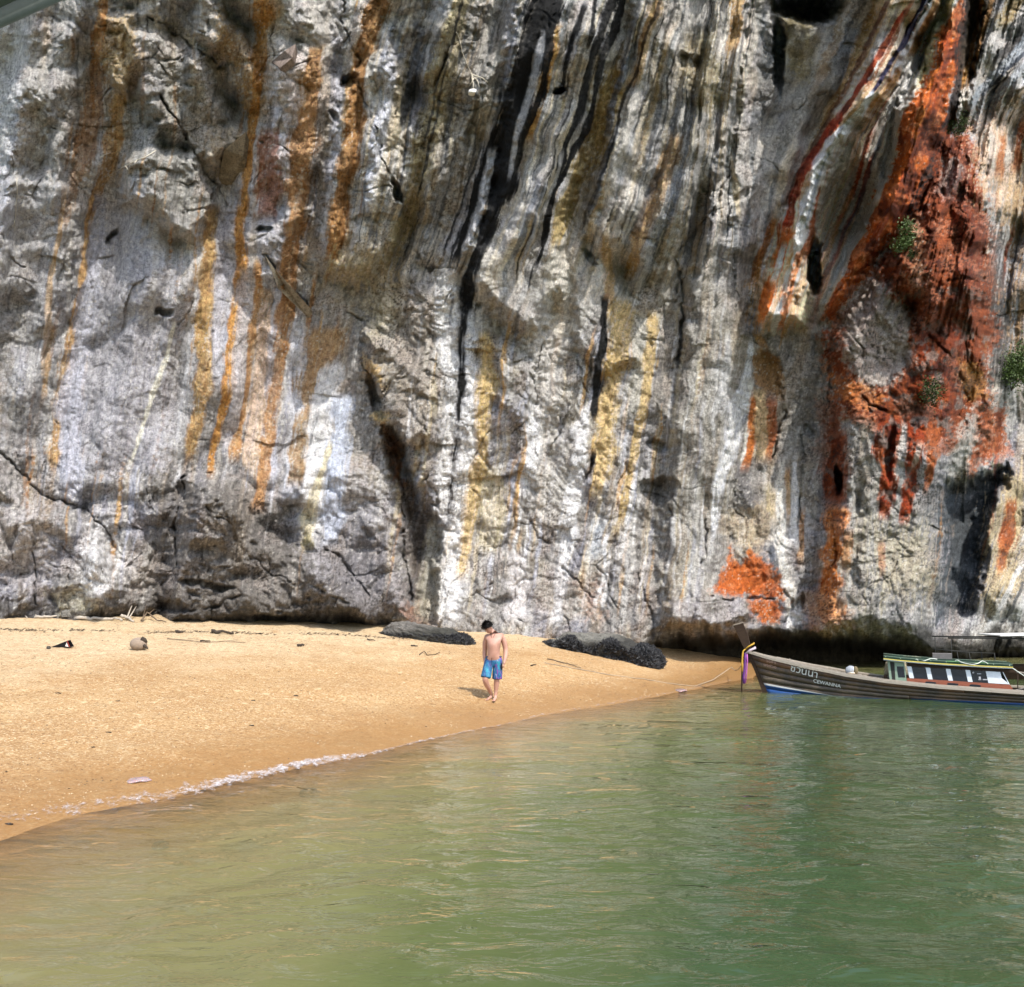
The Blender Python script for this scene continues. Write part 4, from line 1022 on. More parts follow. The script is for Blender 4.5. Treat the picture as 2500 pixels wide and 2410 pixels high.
o = boulder('boulder', (pb.x, pb.y, .12), (.62, .6, .62), .2, two_tone('sea_boulder', (.05, .045, .035), (.27, .23, .15), .05, .3), 31, .10, 5, None, .5)
tag(o, 'rounded yellowish boulder standing in the water behind the boat cabin', 'rock')
for (u, v, sx, lab) in ((593, 1502, .13, 'dark stone under shallow water, nearer the white foam'), (307, 1594, .085, 'small dark stone under shallow water, below the left end of the foam')):
    Yw = HC * F / (v - HV); p = at(u, v, Yw)
    g = ground(p.x, p.y)
    o = boulder('sunken_stone', (p.x, p.y, max(g, -.3) + .02), (sx, sx * .8, sx * .55 + max(0, -.3 - g)), .5, M_dkrock, int(u), .1, 3)
    o.location.z = min(g + .04, -.02); tag(o, lab, 'stone', 'stones under the shallow water')
# broken blocks along the notch and cliff foot
for i, (u, v, s_, lab) in enumerate(((1500, 1283, .42, 'dark wet rock in the shade left of the bow'),)): pass

# ------------------------------------------------------------------ driftwood and flotsam
M_drift = plain('bleached_driftwood', (.36, .32, .27), .85, .4, 6, .01, (1, 6, 6))
M_dark = plain('charred_driftwood', (.045, .035, .028), .85, .5, 9, .01)
M_twig = plain('brown_twig', (.12, .085, .055), .85, .5, 9)
def stick(name, pts, r, mat, lab, cat, branches=(), group=None, parent=None, sag=.0):
    """pts are (u, v, lift) on the sand"""
    P_ = [on_sand(u, v) + Vector((0, 0, l)) for u, v, l in pts]; o0 = P_[0].copy()
    root = MB(); n = len(P_)
    # refine with wobble
    Q = []
    for i in range(n - 1):
        for k in range(4):
            q = P_[i].lerp(P_[i + 1], k / 4); Q.append(q + Vector((0, rnd.uniform(-1, 1), rnd.uniform(-.5, 1))) * r * .6)
    Q.append(P_[-1]); m = len(Q)
    root.tube([q - o0 for q in Q], [r * (1 - .55 * i / m) * rnd.uniform(.85, 1.15) for i in range(m)], 7)
    o = root.build(name, mat, parent, True); o.location = o0
    tag(o, lab, cat, group)
    for b in branches:
        B = [on_sand(u, v) + Vector((0, 0, l)) - o0 for u, v, l in b]
        MB().tube(B, [r * .5] + [r * .3] * (len(B) - 1), 5).build('branch', mat, o, True)
    return o
G = 'driftwood along the cliff foot'
stick('driftwood_log', [(-8, 1176, .1), (14, 1180, .12), (38, 1182, .06)], .07, M_drift, 'pale driftwood log at the left edge of the photo under the cliff', 'driftwood', [[(10, 1180, .1), (20, 1176, .2), (30, 1179, .1)]], G)
stick('driftwood_log', [(24, 1181, .06), (52, 1179, .14), (78, 1175, .18)], .055, M_drift, 'driftwood pole slanting up right, second from the left edge', 'driftwood', [[(45, 1180, .1), (52, 1184, .02)]], G)
stick('driftwood_log', [(66, 1184, .04), (92, 1184, .05), (112, 1183, .08)], .045, M_drift, 'short grey driftwood stick left of the round stone', 'driftwood', [[(68, 1184, .05), (72, 1178, .22)], [(84, 1184, .05), (87, 1179, .15)]], G)
stick('driftwood_log', [(146, 1187, .05), (180, 1188, .06), (215, 1188, .06), (234, 1190, .04)], .065, M_drift, 'longest pale driftwood log, lying right of the round stone', 'driftwood', [], G)
stick('driftwood_log', [(232, 1186, .12), (244, 1188, .08), (256, 1191, .03)], .06, M_drift, 'short pale log tilted against the end of the longest log', 'driftwood', [[(243, 1188, .08), (250, 1183, .3), (256, 1178, .42)], [(246, 1188, .05), (253, 1186, .2), (262, 1180, .35)]], G)
stick('branch', [(270, 1191, .04), (282, 1186, .22), (300, 1190, .05), (318, 1192, .03)], .03, M_twig, 'thin bare dead branch right of the driftwood logs', 'branch', [[(272, 1191, .04), (280, 1182, .4)], [(285, 1187, .2), (296, 1184, .3)]], G)
stick('dead_branch', [(60, 1178, .06), (100, 1173, .3), (130, 1166, .6), (150, 1158, .9)], .05, M_dark, 'dark dead branch leaning on the cliff above the round stone', 'branch', [[(130, 1166, .6), (132, 1160, .85), (150, 1162, .8)], [(110, 1171, .35), (128, 1171, .4)]], G)
D = 'dark sticks scattered over the upper beach'
stick('charred_log', [(404, 1213, .05), (425, 1214, .06), (447, 1215, .05)], .055, M_dark, 'thick charred log on the upper beach, the largest dark stick', 'driftwood', [], D)
stick('charred_log', [(336, 1211, .04), (350, 1211.5, .03)], .045, M_dark, 'short charred stub left of the thick charred log', 'driftwood', [], D)
stick('charred_log', [(383, 1228, .02), (403, 1229, .03)], .022, M_dark, 'thin dark stick among twigs below the thick charred log', 'driftwood', [], D)
stick('charred_log', [(569, 1237, .03), (582, 1237.5, .04)], .045, M_dark, 'dark stub with a pale end on the sand, alone below the cliff recess', 'driftwood', [], D)
stick('charred_log', [(787, 1237, .02), (799, 1237.5, .02)], .03, M_dark, 'small dark stick just below the middle of the dark slab', 'driftwood', [], D)
stick('charred_log', [(703, 1225, .02), (718, 1227, .02)], .02, M_dark, 'thin dark stick left of the slab', 'driftwood', [], D)
stick('twig', [(320, 1224, .02), (350, 1226, .02), (390, 1231, .02), (430, 1229, .02), (470, 1231, .02)], .012, M_twig, 'long thin twig lying flat below the charred logs', 'twig', [[(360, 1223, .02), (380, 1226, .03)], [(420, 1229, .02), (455, 1226, .02)]], D)
stick('twig', [(1048, 1262, .02), (1072, 1268, .02), (1096, 1275, .03), (1112, 1280, .02)], .018, M_twig, 'curved brown twig on the sand below the mussel rock', 'twig', [[(1090, 1273, .02), (1106, 1277, .06)]], D)
stick('twig', [(803, 1254, .02), (812, 1251, .06), (818, 1255, .02), (834, 1254, .02), (842, 1250, .03)], .014, M_dark, 'forked black twig left of the walking man', 'twig', [], D)
stick('twig', [(1016, 1275, .02), (1026, 1274, .04)], .02, M_dark, 'short dark twig right of the man, left of the curved twig', 'twig', [], D)
for u, v, l in ((178, 1430, 'small dark lump of weed low on the left beach'), (208, 1402, 'small dark scrap above the weed lump on the left'), (112, 1327, 'dark leaf scrap on the upper left beach'), (226, 1342, 'dark curled leaf right of the upper left scrap'),
                (481, 1389, 'dark leaf in the middle of the beach above the foam'), (484, 1341, 'dark scrap in the middle of the upper sand'), (18, 1578, 'black leaf at the wet edge of the sand, left edge of the photo'), (566, 1332, 'small dark scrap left of the mans shadow')):
    p = on_sand(u, v); s_ = p.y / F * rnd.uniform(5, 7)
    if u == 18: s_ *= 1.6
    a = rnd.uniform(0, 3); vs = []
    for k in range(8):
        an = k / 8 * 6.283; rr = s_ * rnd.uniform(.55, 1.1); vs.append((rr * math.cos(an), rr * .5 * math.sin(an), rnd.uniform(.3, 1) * s_ * .35))
    vs += [(x * .8, y * .8, -.01) for x, y, z in vs]
    fs = [tuple(range(8))] + [(k, 8 + k, 8 + (k + 1) % 8, (k + 1) % 8) for k in range(8)]
    o = mesh_obj('dead_leaf', vs, fs, M_dark); o.location = p; tag(o, l, 'leaf', 'dark leaves and scraps on the sand')

# coconut, husk split at the stalk end
p = on_sand(265, 1244); co = empty('coconut', p)
tag(co, 'brown coconut husk lying alone on the upper left beach', 'coconut')
v, f = ICO[3]; vv = v * np.array((.20, .17, .165)); vv[:, 0] *= 1 + .12 * vv[:, 2]; vv[:, 2] += .14
mesh_obj('husk', vv, f, plain('coconut_husk', (.26, .20, .15), .9, .35, 12, .02, (1, 5, 5)), co, True)
mb = MB(); mb.tube([(.10, -.02, .24), (.17, -.03, .23), (.22, -.03, .19)], [.09, .06, .02], 8); mb.build('stalk_cap', M_dark, co, True)
mb = MB(); mb.tube([(.14, -.06, .12), (.24, -.08, .06), (.27, -.1, .03)], [.05, .03, .01], 6); mb.build('torn_fibre', M_dark, co, True)
# black scrap with a red edge: a tilted wedge-shaped piece of plastic
p = on_sand(116, 1239); w_ = empty('plastic_scrap', p)
tag(w_, 'black wedge-shaped plastic scrap with a red edge, on the upper left beach', 'plastic scrap')
s_ = p.y / F
A_ = [(-20 * s_, 0, .0), (14 * s_, -.02, .16), (18 * s_, 0, .01), (-20 * s_, .25, .0), (10 * s_, .22, .17), (16 * s_, .25, .01)]
mesh_obj('shell', A_, [(0, 1, 4, 3), (0, 3, 5, 2), (1, 0, 2), (3, 4, 5)], plain('black_plastic', (.012, .012, .013), .4), w_)
mesh_obj('red_rim', [(13.2 * s_, -.03, .16), (14.3 * s_, -.03, .165), (18.8 * s_, -.02, .01), (17.6 * s_, -.02, .01)], [(0, 1, 2, 3)], plain('red_plastic', (.35, .03, .02), .5), w_)
mesh_obj('lining', [(10 * s_, -.032, .03), (13 * s_, -.034, .12), (16.5 * s_, -.03, .012)], [(0, 1, 2)], plain('pale_lining', (.6, .55, .5), .6), w_)
p = on_sand(93, 1242); o = boulder('pebble', (p.x, p.y, p.z + .02), (.045, .04, .05), 0, M_dkrock, 4, .1, 2); tag(o, 'tiny black pebble left of the black plastic scrap', 'stone')
# jellyfish
t = NT('jellyfish_jelly'); b = t.bsdf((.42, .32, .33), .18, t.bump(t.noise(t.obj(), 14, 3), .4, .02), Alpha=.7); b.inputs['Subsurface Weight'].default_value = .3
p = on_sand(265, 1493); v, f = ICO[4]; vv = v.copy(); vv[:, 2] = np.maximum(vv[:, 2], -.2)
r_ = 1 + .13 * np.sin(np.arctan2(v[:, 1], v[:, 0]) * 3 + 1) + .05 * np.sin(np.arctan2(v[:, 1], v[:, 0]) * 9)
vv[:, 0] *= .14 * r_; vv[:, 1] *= .16 * r_; vv[:, 2] *= .035; vv[:, 2] += .02 * np.sin(vv[:, 0] * 30) * .3
o = mesh_obj('jellyfish', vv, f, t.m, None, True); o.location = p; tag(o, 'pale pinkish jellyfish washed up on wet sand near the foam', 'jellyfish')
# a second clear one farther off where the water meets the sand
p = on_sand(1302, 1321); o = mesh_obj('jellyfish', vv * np.array((1.3, 2.0, 1)), f, t.m, None, True); o.location = p
tag(o, 'clear jellyfish at the water edge between the man and the boat', 'jellyfish')

# shell bits and weed bits: nobody could count them
def scatter(name, n, seed, mat, size, umin, umax, t0, t1, dens=None, flat=.35, kindlab=None):
    r = random.Random(seed); mb = MB(); k = 0
    while k < n:
        u = r.uniform(umin, umax); tt = r.uniform(t0, t1)
        ys = float(np.interp(u, SU, SY)); yb = float(np.interp(u, BU, BY)); y = ys + (yb - ys) * tt
        x = (u - 980) / F * y
        if dens and r.random() > dens(u, tt, x, y): continue
        k += 1; z = ground(x, y); s_ = size * r.uniform(.5, 1.6) * (.55 + .45 * y / 12); a = r.uniform(0, 6.28)
        c_, sn = math.cos(a), math.sin(a); L = s_; W = s_ * r.uniform(.3, .9); h = s_ * flat * r.uniform(.4, 1.2)
        mb.add([(x + c_ * L, y + sn * L, z), (x - sn * W, y + c_ * W, z + .002), (x - c_ * L * .7, y - sn * L * .7, z), (x + sn * W * .8, y - c_ * W * .8, z), (x + c_ * L * .1, y, z + h)], [(0, 1, 4), (1, 2, 4), (2, 3, 4), (3, 0, 4)])
    o = mb.build(name, mat); tag(o, None, None, None, 'stuff'); return o
_pn = lambda x, y: float(perlin(np.float32([x / 1.6]), np.float32([y / 1.1]), 777)[0])
M_shell = plain('bleached_shell', (.52, .42, .28), .7, .2, 30)
scatter('shell_fragments', 6500, 61, M_shell, .011, -60, 1350, .02, .95, lambda u, t_, x, y: max(.05, min(1, .35 + 1.6 * _pn(x, y) + (.3 if u < 400 and t_ < .3 else 0))), .5)
scatter('weed_fragments', 3000, 62, M_twig, .013, -60, 1380, .03, .95, lambda u, t_, x, y: max(.08, min(1, .4 - 1.6 * _pn(x, y) + (.4 if abs(t_ - .8) < .05 else 0))), .4)
scatter('dark_fragments', 1100, 63, M_dark, .016, -60, 1250, .05, .97, lambda u, t_, x, y: max(.1, min(1, .25 - _pn(x + 9, y) + (.75 if t_ > .7 else 0))), .4)
# the strand line of dead weed high on the beach
def many_on_sand(us, vs):
    us = np.asarray(us, np.float32); vs = np.asarray(vs, np.float32); lo = np.full(us.shape, 5.0, np.float32); hi = lo * 9
    for k in range(26):
        m = (lo + hi) / 2; z = sand_h(us, m) + sand_n((us - 980) / F * m, m); up_ = HV + (HC - z) / m * F > vs
        lo = np.where(up_, m, lo); hi = np.where(up_, hi, m)
    return (us - 980) / F * lo, lo, sand_h(us, lo) + sand_n((us - 980) / F * lo, lo)
mb = MB(); r = random.Random(9); cand = []
for i in range(620):
    u = r.uniform(-20, 830); v = float(np.interp(u, [0, 300, 560, 800], [1205, 1210, 1213, 1222])) + r.gauss(0, 1.2) + 1.5 * math.sin(u / 37)
    if math.sin(u / 23) + math.sin(u / 57 + 1) < -.7 and r.random() < .8: continue
    cand.append((u, v))
for x, y, z in zip(*many_on_sand([c_[0] for c_ in cand], [c_[1] for c_ in cand])):
    x, y, z = float(x), float(y), float(z); L = r.uniform(.02, .11); a = r.gauss(0, .5)
    mb.tube([(x, y, z + .01), (x + L * math.cos(a), y + L * math.sin(a), z + r.uniform(.01, .04))], r.uniform(.003, .009), 4)
tag(mb.build('strand_line', M_dark), None, None, None, 'stuff')

# ------------------------------------------------------------------ foam of the small breaking wave
t = NT('sea_foam'); o = t.obj(); n1_ = t.noise(o, 9, 6, .7); n2_ = t.noise(o, 45, 3, .6)
al = t.math('ADD', t.attr('thick', 2), t.math('MULTIPLY', t.math('SUBTRACT', n1_, .5), 2.2)); al = t.math('ADD', al, t.math('MULTIPLY', t.math('SUBTRACT', n2_, .5), 1.2), 0, True)
mr = t.n('ShaderNodeMapRange', Value=al); mr.inputs[1].default_value = .30; mr.inputs[2].default_value = .95
b = t.bsdf((.58, .55, .56), .5, t.bump(n2_, 1, .03)); t.set(b, 'Alpha', mr.outputs[0])
FU = [-20, 200, 330, 440, 560, 620, 680, 740, 800, 860, 960, 1050, 1150, 1250, 1330, 1400]; FV = [1585, 1543, 1524, 1498, 1471, 1459, 1450, 1437, 1422, 1408, 1388, 1367, 1351, 1334, 1318, 1303]
FT = [.15, .3, .5, .8, 1.0, .95, .75, .6, .6, .4, .3, .35, .2, .3, .3, .2]; FWd = [.20, .24, .28, .30, .28, .28, .24, .16, .15, .12, .10, .1, .1, .1, .1, .1]
nu, nw = 1100, 30
uu = np.linspace(-20, 1400, nu); vv_ = np.interp(uu, FU, FV); Yc_ = HC * F / (vv_ - HV)
Wd = np.interp(uu, FU, FWd); Th = np.interp(uu, FU, FT)
q = np.linspace(-1, 1, nw)
wob = .10 * fbm(uu / 26, uu * 0, 3, 821) + .04 * perlin(uu / 7, uu * 0, 822)
YY = Yc_[None] + wob[None] + q[:, None] * Wd[None] * (1 + .5 * perlin(uu / 14, uu * 0, 823))[None]
XX = (uu[None] - 980) / F * YY
base = np.maximum(sand_h(np.broadcast_to(uu[None], YY.shape), YY), -.005)
hump = np.clip(1 - q[:, None] ** 2, 0, 1) ** .7 * (.012 + .02 * ridged(XX / .12, YY / .07, 3, 830)) * Th[None]
ZZ = base + .012 + np.maximum(hump, 0)
fo = grid_mesh('foam', np.stack([XX, YY, ZZ], -1).astype(np.float32), t.m)
vval(fo, 'thick', (np.clip(1 - np.abs(q[:, None]) ** 2.2, 0, 1) * (.18 + .42 * Th[None])).astype(np.float32))
tag(fo, None, None, None, 'stuff')
# ------------------------------------------------------------------ the wooden longtail boat
BO = Vector((7.07, 24.5, 0)); BA = -math.atan2(.388, .922)
boat = empty('longtail_boat', BO, BA)
tag(boat, 'weathered wooden longtail boat with raised bow, blue waterline and low white and green cabin', 'boat')
BX = [-.2, 0, .4, 1.2, 2, 3, 4.2, 6.1, 8, 10]
ZG = [1.20, 1.10, .94, .73, .58, .45, .36, .285, .30, .42]; BB = [.03, .07, .27, .50, .64, .73, .80, .84, .78, .55]
def hull(s, t_, side=-1):
    zg = float(np.interp(s, BX, ZG)); b = float(np.interp(s, BX, BB)); zb = -.28
    z = zb + (zg - zb) * t_
    y = b * (.50 + .50 * t_ ** .8)
    x = s - .425 * max(z, -.1) * max(0, 1 - max(s, 0) / 1.6)
    return Vector((x, side * y, z))
def hn(s, t_, side=-1):
    a = hull(s + .02, t_, side) - hull(s - .02, t_, side); b = hull(s, min(1, t_ + .02), side) - hull(s, t_ - .02, side)
    n = a.cross(b).normalized(); return n if n.y * side > 0 else -n
def plank_mat(name, c1, c2):
    t = NT(name); o = t.obj(); sx = t.n('ShaderNodeSeparateXYZ', Vector=o)
    g = t.noise(t.vmul(o, (1.2, 14, 22)), 1.5, 6, .7); m = t.noise(o, 1.7, 5, .65); f = t.noise(t.vmul(o, (4, 30, 50)), 2, 4, .7)
    c = t.mix(t.ramp(g, [(.3, 0.0), (.7, 1.0)]), c1, c2)
    c = t.mix(t.ramp(m, [(.38, 0.0), (.58, .85)]), c, (.028, .022, .016))
    c = t.mix(t.ramp(f, [(.56, 0.0), (.72, .6)]), c, (.24, .205, .15))
    line = t.math('MAXIMUM', t.math('SUBTRACT', .19, t.math('MULTIPLY', sx.outputs[0], .11)), t.math('MULTIPLY', t.math('GREATER_THAN', sx.outputs[0], 3.6), .03))
    blue = t.math('LESS_THAN', sx.outputs[2], line)
    wt = t.math('MULTIPLY', t.math('LESS_THAN', sx.outputs[2], t.math('ADD', line, t.math('MAXIMUM', t.math('SUBTRACT', .05, t.math('MULTIPLY', sx.outputs[0], .02)), 0))), t.math('LESS_THAN', sx.outputs[0], 2.3))
    c = t.mix(t.math('MULTIPLY', wt, .9), c, (.45, .47, .46)); c = t.mix(blue, c, t.ramp(g, [(.3, (.006, .035, .13)), (.7, (.012, .07, .24))]))
    t.bsdf(c, .6, t.bump(f, .6, .01)); return t.m
M_planks = [plank_mat('weathered_teak_plank', (.045, .028, .016), (.14, .085, .042)), plank_mat('grey_brown_plank', (.055, .04, .027), (.17, .125, .078)), plank_mat('red_brown_plank', (.09, .035, .018), (.20, .10, .05))]
M_pale = plain('sun_bleached_rail_wood', (.33, .285, .23), .75, .35, 5, .01, (1, 12, 12))
M_darkw = plain('dark_oiled_wood', (.035, .022, .014), .6, .5, 5, .01, (1, 4, 4))
NS = 7; ss_all = [s for s in np.linspace(0, 1.6, 14)] + [s for s in np.linspace(1.75, 10, 34)]
for side in (-1, 1):
    for k in range(NS):
        ta = .985 * k / NS; tb = .985 * (k + 1) / NS - .006
        seams = [-.1] + sorted(rnd.uniform(1.6, 9) for _ in range(2)) + [10.1]
        for j in range(3):
            sv = [s for s in ss_all if seams[j] < s < seams[j + 1]]
            sv = ([seams[j] + .006] if j else [0]) + [s for s in sv if s > .001] + ([seams[j + 1] - .006] if j < 2 else [10])
            sv = sorted(set(sv))
            if len(sv) < 3 or sv[-1] - sv[0] < .5: sv = list(np.linspace(sv[0], sv[-1], 5))
            off = rnd.uniform(-.004, .006)
            A = [hull(s, ta, side) + hn(s, max(ta, .03), side) * off for s in sv]; B = [hull(s, tb, side) + hn(s, tb - .02, side) * (off + .004) for s in sv]
            MB().sheet(A, B, (0, -side * .028, 0)).build('hull_plank', M_planks[2 if (k > 5 and j == 0 and rnd.random() < .8) else rnd.choice((0, 1, 0))], boat, True)
# keel and dark seams backing
mb = MB(); sv = ss_all
mb.sheet([hull(s, .0, -1) + Vector((0, .03, 0)) for s in sv], [hull(s, .97, -1) + Vector((0, .035, 0)) for s in sv])
mb.sheet([hull(s, .0, 1) - Vector((0, .03, 0)) for s in sv], [hull(s, .97, 1) - Vector((0, .035, 0)) for s in sv])
mb.sheet([hull(s, 0, -1) for s in sv], [hull(s, 0, 1) for s in sv])
mb.build('hull_lining', M_darkw, boat)
# stern board
a, b_, c_, d_ = hull(10, 0, -1), hull(10, 1, -1), hull(10, 1, 1), hull(10, 0, 1)
MB().sheet([a, d_], [b_, c_], (.04, 0, 0)).build('stern_board', M_planks[0], boat)
# gunwale rails
for side in (-1, 1):
    for nm_, o1, o2, z1, z2 in (('gunwale', .045, -.012, .035, -.03), ('inner_rail', -.045, -.085, .05, .012), ('deck_rail', -.115, -.15, .06, .022)):
        P1 = [hull(s, 1, side) + Vector((-.03 if s < .3 else 0, side * o1, z1)) for s in sv]; P2 = [hull(s, 1, side) + Vector((-.03 if s < .3 else 0, side * o2, z1)) for s in sv]
        if nm_ != 'gunwale': P1 = P1[4:]; P2 = P2[4:]
        MB().sheet(P1, P2, (0, 0, z2 - z1)).build(nm_, M_pale, boat)
# raised stem post
mb = MB(); A0 = hull(0, 0, -1)
path = [(-.0 + .03, 0, -.3), (-.10, 0, .10), (-.28, 0, .6), (-.47, 0, 1.05), (-.56, 0, 1.25), (-.66, 0, 1.55), (-.80, 0, 1.86)]
wd = [.07, .07, .07, .075, .09, .12, .13]; th = [.05, .05, .05, .055, .055, .05, .045]
vs = []; n = len(path)
for (x, y, z), w1, t1 in zip(path, wd, th):
    vs += [(x - w1, -t1, z - w1 * .3), (x + w1, -t1, z + w1 * .3), (x + w1, t1, z + w1 * .3), (x - w1, t1, z - w1 * .3)]
fs = [(i * 4 + k, i * 4 + (k + 1) % 4, i * 4 + 4 + (k + 1) % 4, i * 4 + 4 + k) for i in range(n - 1) for k in range(4)] + [(3, 2, 1, 0), tuple((n - 1) * 4 + k for k in range(4))]
stem = MB().add(vs, fs).build('stem_post', M_darkw, boat)
mb = MB(); mb.box((-.80, 0, 1.885), (.27, .11, .02), Matrix.Rotation(-.29, 3, 'Y')); mb.build('stem_cap', M_pale, stem)
# foredeck boards
for i in range(22):
    s = .35 + i * .125; b = float(np.interp(s, BX, BB)) - .16; z = float(np.interp(s, BX, ZG)) - .02
    if b > .05: MB().box((s - .425 * z * max(0, 1 - s / 1.6), 0, z), (.115, 2 * b, .022)).build('deck_board', M_pale if i % 3 else M_planks[1], boat)
for s in (.75, 1.55): # mooring cleats
    p = hull(s, 1, -1); MB().tube([(p.x - .06, p.y + .1, p.z + .1), (p.x, p.y + .1, p.z + .06), (p.x + .06, p.y + .1, p.z + .1)], .014).build('cleat', M_pale, boat, True)
# cabin
M_white = plain('white_cabin_paint', (.62, .66, .70), .5, .12, 4)
M_mahog = plain('red_brown_varnish', (.24, .065, .03), .45, .45, 7, .005, (1, 3, 6))
M_green = plain('dark_green_paint', (.008, .028, .018), .5, .35, 5)
M_sage = plain('sage_green_paint', (.20, .27, .20), .6, .3, 5)
M_yel = plain('yellow_trim_paint', (.62, .50, .12), .5, .2, 5)
t = NT('dark_tinted_glass'); t.bsdf((.008, .010, .018), .12, None, Specular_IOR_Level=.5); M_glass = t.m
M_shade = plain('opening_shade', (.03, .03, .028), .8)
zc0 = lambda s: float(np.interp(s, [3.3, 6], [.40, .30])); zc1 = lambda s: float(np.interp(s, [3.3, 6], [.555, .455])); zc2 = lambda s: float(np.interp(s, [3.0, 3.6, 6], [.90, .84, .75])); zr = lambda s: float(np.interp(s, [2.9, 3.3, 4.2, 5.2, 6], [1.02, .98, .92, .885, .87]))
for side in (-1, 1):
    yw = side * .56
    ww = 0
    sa = list(np.linspace(3.5, 5.95, 12))
    co_ = MB().sheet([Vector((s, yw, zc0(s) - .08)) for s in sa], [Vector((s - (.14 if s > 5.9 else 0), yw, zc1(s))) for s in sa], (0, -side * .03, 0)).build('cabin_coaming', M_mahog, boat)
    for s in (4.05, 4.55, 5.05):
        z = (zc0(s) + zc1(s)) / 2 - .005; n = 14; L = .125; H = .03; vs = []
        for k in range(n):
            a = 2 * math.pi * k / n; x = max(-1, min(1, 1.35 * math.cos(a))) * L; vs.append(Vector((s + x, yw + side * .004, z - x * .04 + H * math.sin(a))))
        vs += [v_ + Vector((0, side * .003, 0)) for v_ in vs]
        MB().add(vs, [tuple(range(n, 2 * n)), tuple(range(n - 1, -1, -1))] + [(k, (k + 1) % n, n + (k + 1) % n, n + k) for k in range(n)]).build('oval_vent', M_glass, co_)
    posts = [3.50, 3.93, 4.39, 4.83, 5.28]
    for i, s in enumerate(posts):
        w0 = .105 if i < 4 else .40; 
        e = .06
        bot = [Vector((s + e, yw + side * .006, zc1(s) + .002)), Vector((s + e + w0, yw + side * .006, zc1(s + w0) + .002))]
        top = [Vector((s, yw + side * .006, zc2(s))), Vector((s + (w0 if i < 4 else .32), yw + side * .006, zc2(s + w0)))]
        if i == 4:
            bot[1].x += .06; mid_ = Vector((s + .35, yw + side * .006, (bot[1].z + top[1].z) / 2))
            MB().add([bot[0], bot[1], mid_, top[1], top[0]] + [v_ - Vector((0, side * .03, 0)) for v_ in (bot[0], bot[1], mid_, top[1], top[0])], [(0, 1, 2, 3, 4), (9, 8, 7, 6, 5), (0, 5, 6, 1), (1, 6, 7, 2), (2, 7, 8, 3), (3, 8, 9, 4), (4, 9, 5, 0)]).build('rear_panel', M_white, boat)
        else:
            MB().sheet(bot, top, (0, -side * .03, 0)).build('window_post', M_white, boat)
        if i < 4:
            s0, s1 = s + w0, posts[i + 1]
            pn = MB().sheet([Vector((s0 + e, yw - side * .004, zc1(s0))), Vector((s1 + e, yw - side * .004, zc1(s1)))], [Vector((s0, yw - side * .004, zc2(s0))), Vector((s1, yw - side * .004, zc2(s1)))], (0, -side * .012, 0)).build('window_pane', M_glass, boat)
            if i == 3 and side == -1:
                for (dx, dz, wx, hz) in ((.07, .24, .035, .035), (.2, .22, .09, .018), (.215, .12, .045, .06), (.215, .075, .06, .018), (.33, .085, .10, .024)):
                    MB().box((s0 + dx, yw + side * .012, zc1(s0 + dx) + dz), (wx, .002, hz)).build('sticker', plain('sticker_print', (.38, .38, .40), .6, .5, 60), pn)
    # eave board
    MB().sheet([Vector((s, yw + side * .01, zc2(s) + .004)) for s in sa], [Vector((s, yw + side * .01, zr(s) - .015)) for s in sa], (0, -side * .03, 0)).build('eave_board', M_darkw, boat)
# front of the cabin: two sage frames with a dark doorway between them
for y0, y1 in ((-.56, -.26), (.2, .56)):
    MB().sheet([(3.12, y0, .44), (3.12, y1, .44)], [(3.06, y0, .985), (3.06, y1, .985)], (.03, 0, 0)).build('front_frame', M_sage, boat)
for side in (-1, 1):
    MB().sheet([Vector((3.10, side * .565, .42)), Vector((3.5, side * .565, .42))], [Vector((3.04, side * .565, .99)), Vector((3.44, side * .565, .95))], (0, -side * .02, 0)).build('side_door', M_sage, boat)
    MB().sheet([Vector((3.30, side * .571, .56)), Vector((3.46, side * .571, .56))], [Vector((3.26, side * .571, .84)), Vector((3.42, side * .571, .84))], (0, -side * .008, 0)).build('door_pane', M_glass, boat)
    MB().sheet([Vector((3.16, side * .570, .44)), Vector((3.235, side * .570, .44))], [Vector((3.10, side * .570, .96)), Vector((3.205, side * .570, .94))], (0, -side * .006, 0)).build('dark_door_sheet', M_shade, boat)  # dark sheet over the door stands in for the shaded opening
MB().box((3.0, -.47, .52), (.10, .03, .18)).build('windlass', M_darkw, boat)
MB().sheet([(5.86, -.55, .30), (5.86, .55, .30)], [(5.60, -.55, .86), (5.60, .55, .86)], (.02, 0, 0)).build('rear_bulkhead', M_white, boat)
# roof: curved slab with layered trim
sr = list(np.linspace(2.95, 5.86, 16)); ys_ = np.linspace(-.66, .66, 9)
mb = MB()
for i in range(len(ys_) - 1):
    f0 = .05 * (1 - (ys_[i] / .66) ** 2); f1 = .05 * (1 - (ys_[i + 1] / .66) ** 2)
    mb.sheet([Vector((s, ys_[i], zr(s) + .055 + f0)) for s in sr], [Vector((s, ys_[i + 1], zr(s) + .055 + f1)) for s in sr], (0, 0, -.03))
roof = mb.build('roof', M_green, boat, True)
for side in (-1, 1):
    for nm_, m_, z0, z1, o_ in (('white_trim', M_white, -.012, .008, .672), ('yellow_trim', M_yel, .010, .034, .69), ('green_trim', M_green, .036, .058, .678), ('roof_rail', M_sage, .088, .096, .60)):
        MB().sheet([Vector((s, side * o_, zr(s) + z0)) for s in sr], [Vector((s, side * o_, zr(s) + z1)) for s in sr], (0, -side * .03, 0)).build(nm_, m_, roof)
    for s in np.linspace(3.0, 5.8, 9):
        MB().box((s, side * .59, zr(s) + .075), (.02, .02, .04)).build('rail_post', M_sage, roof)
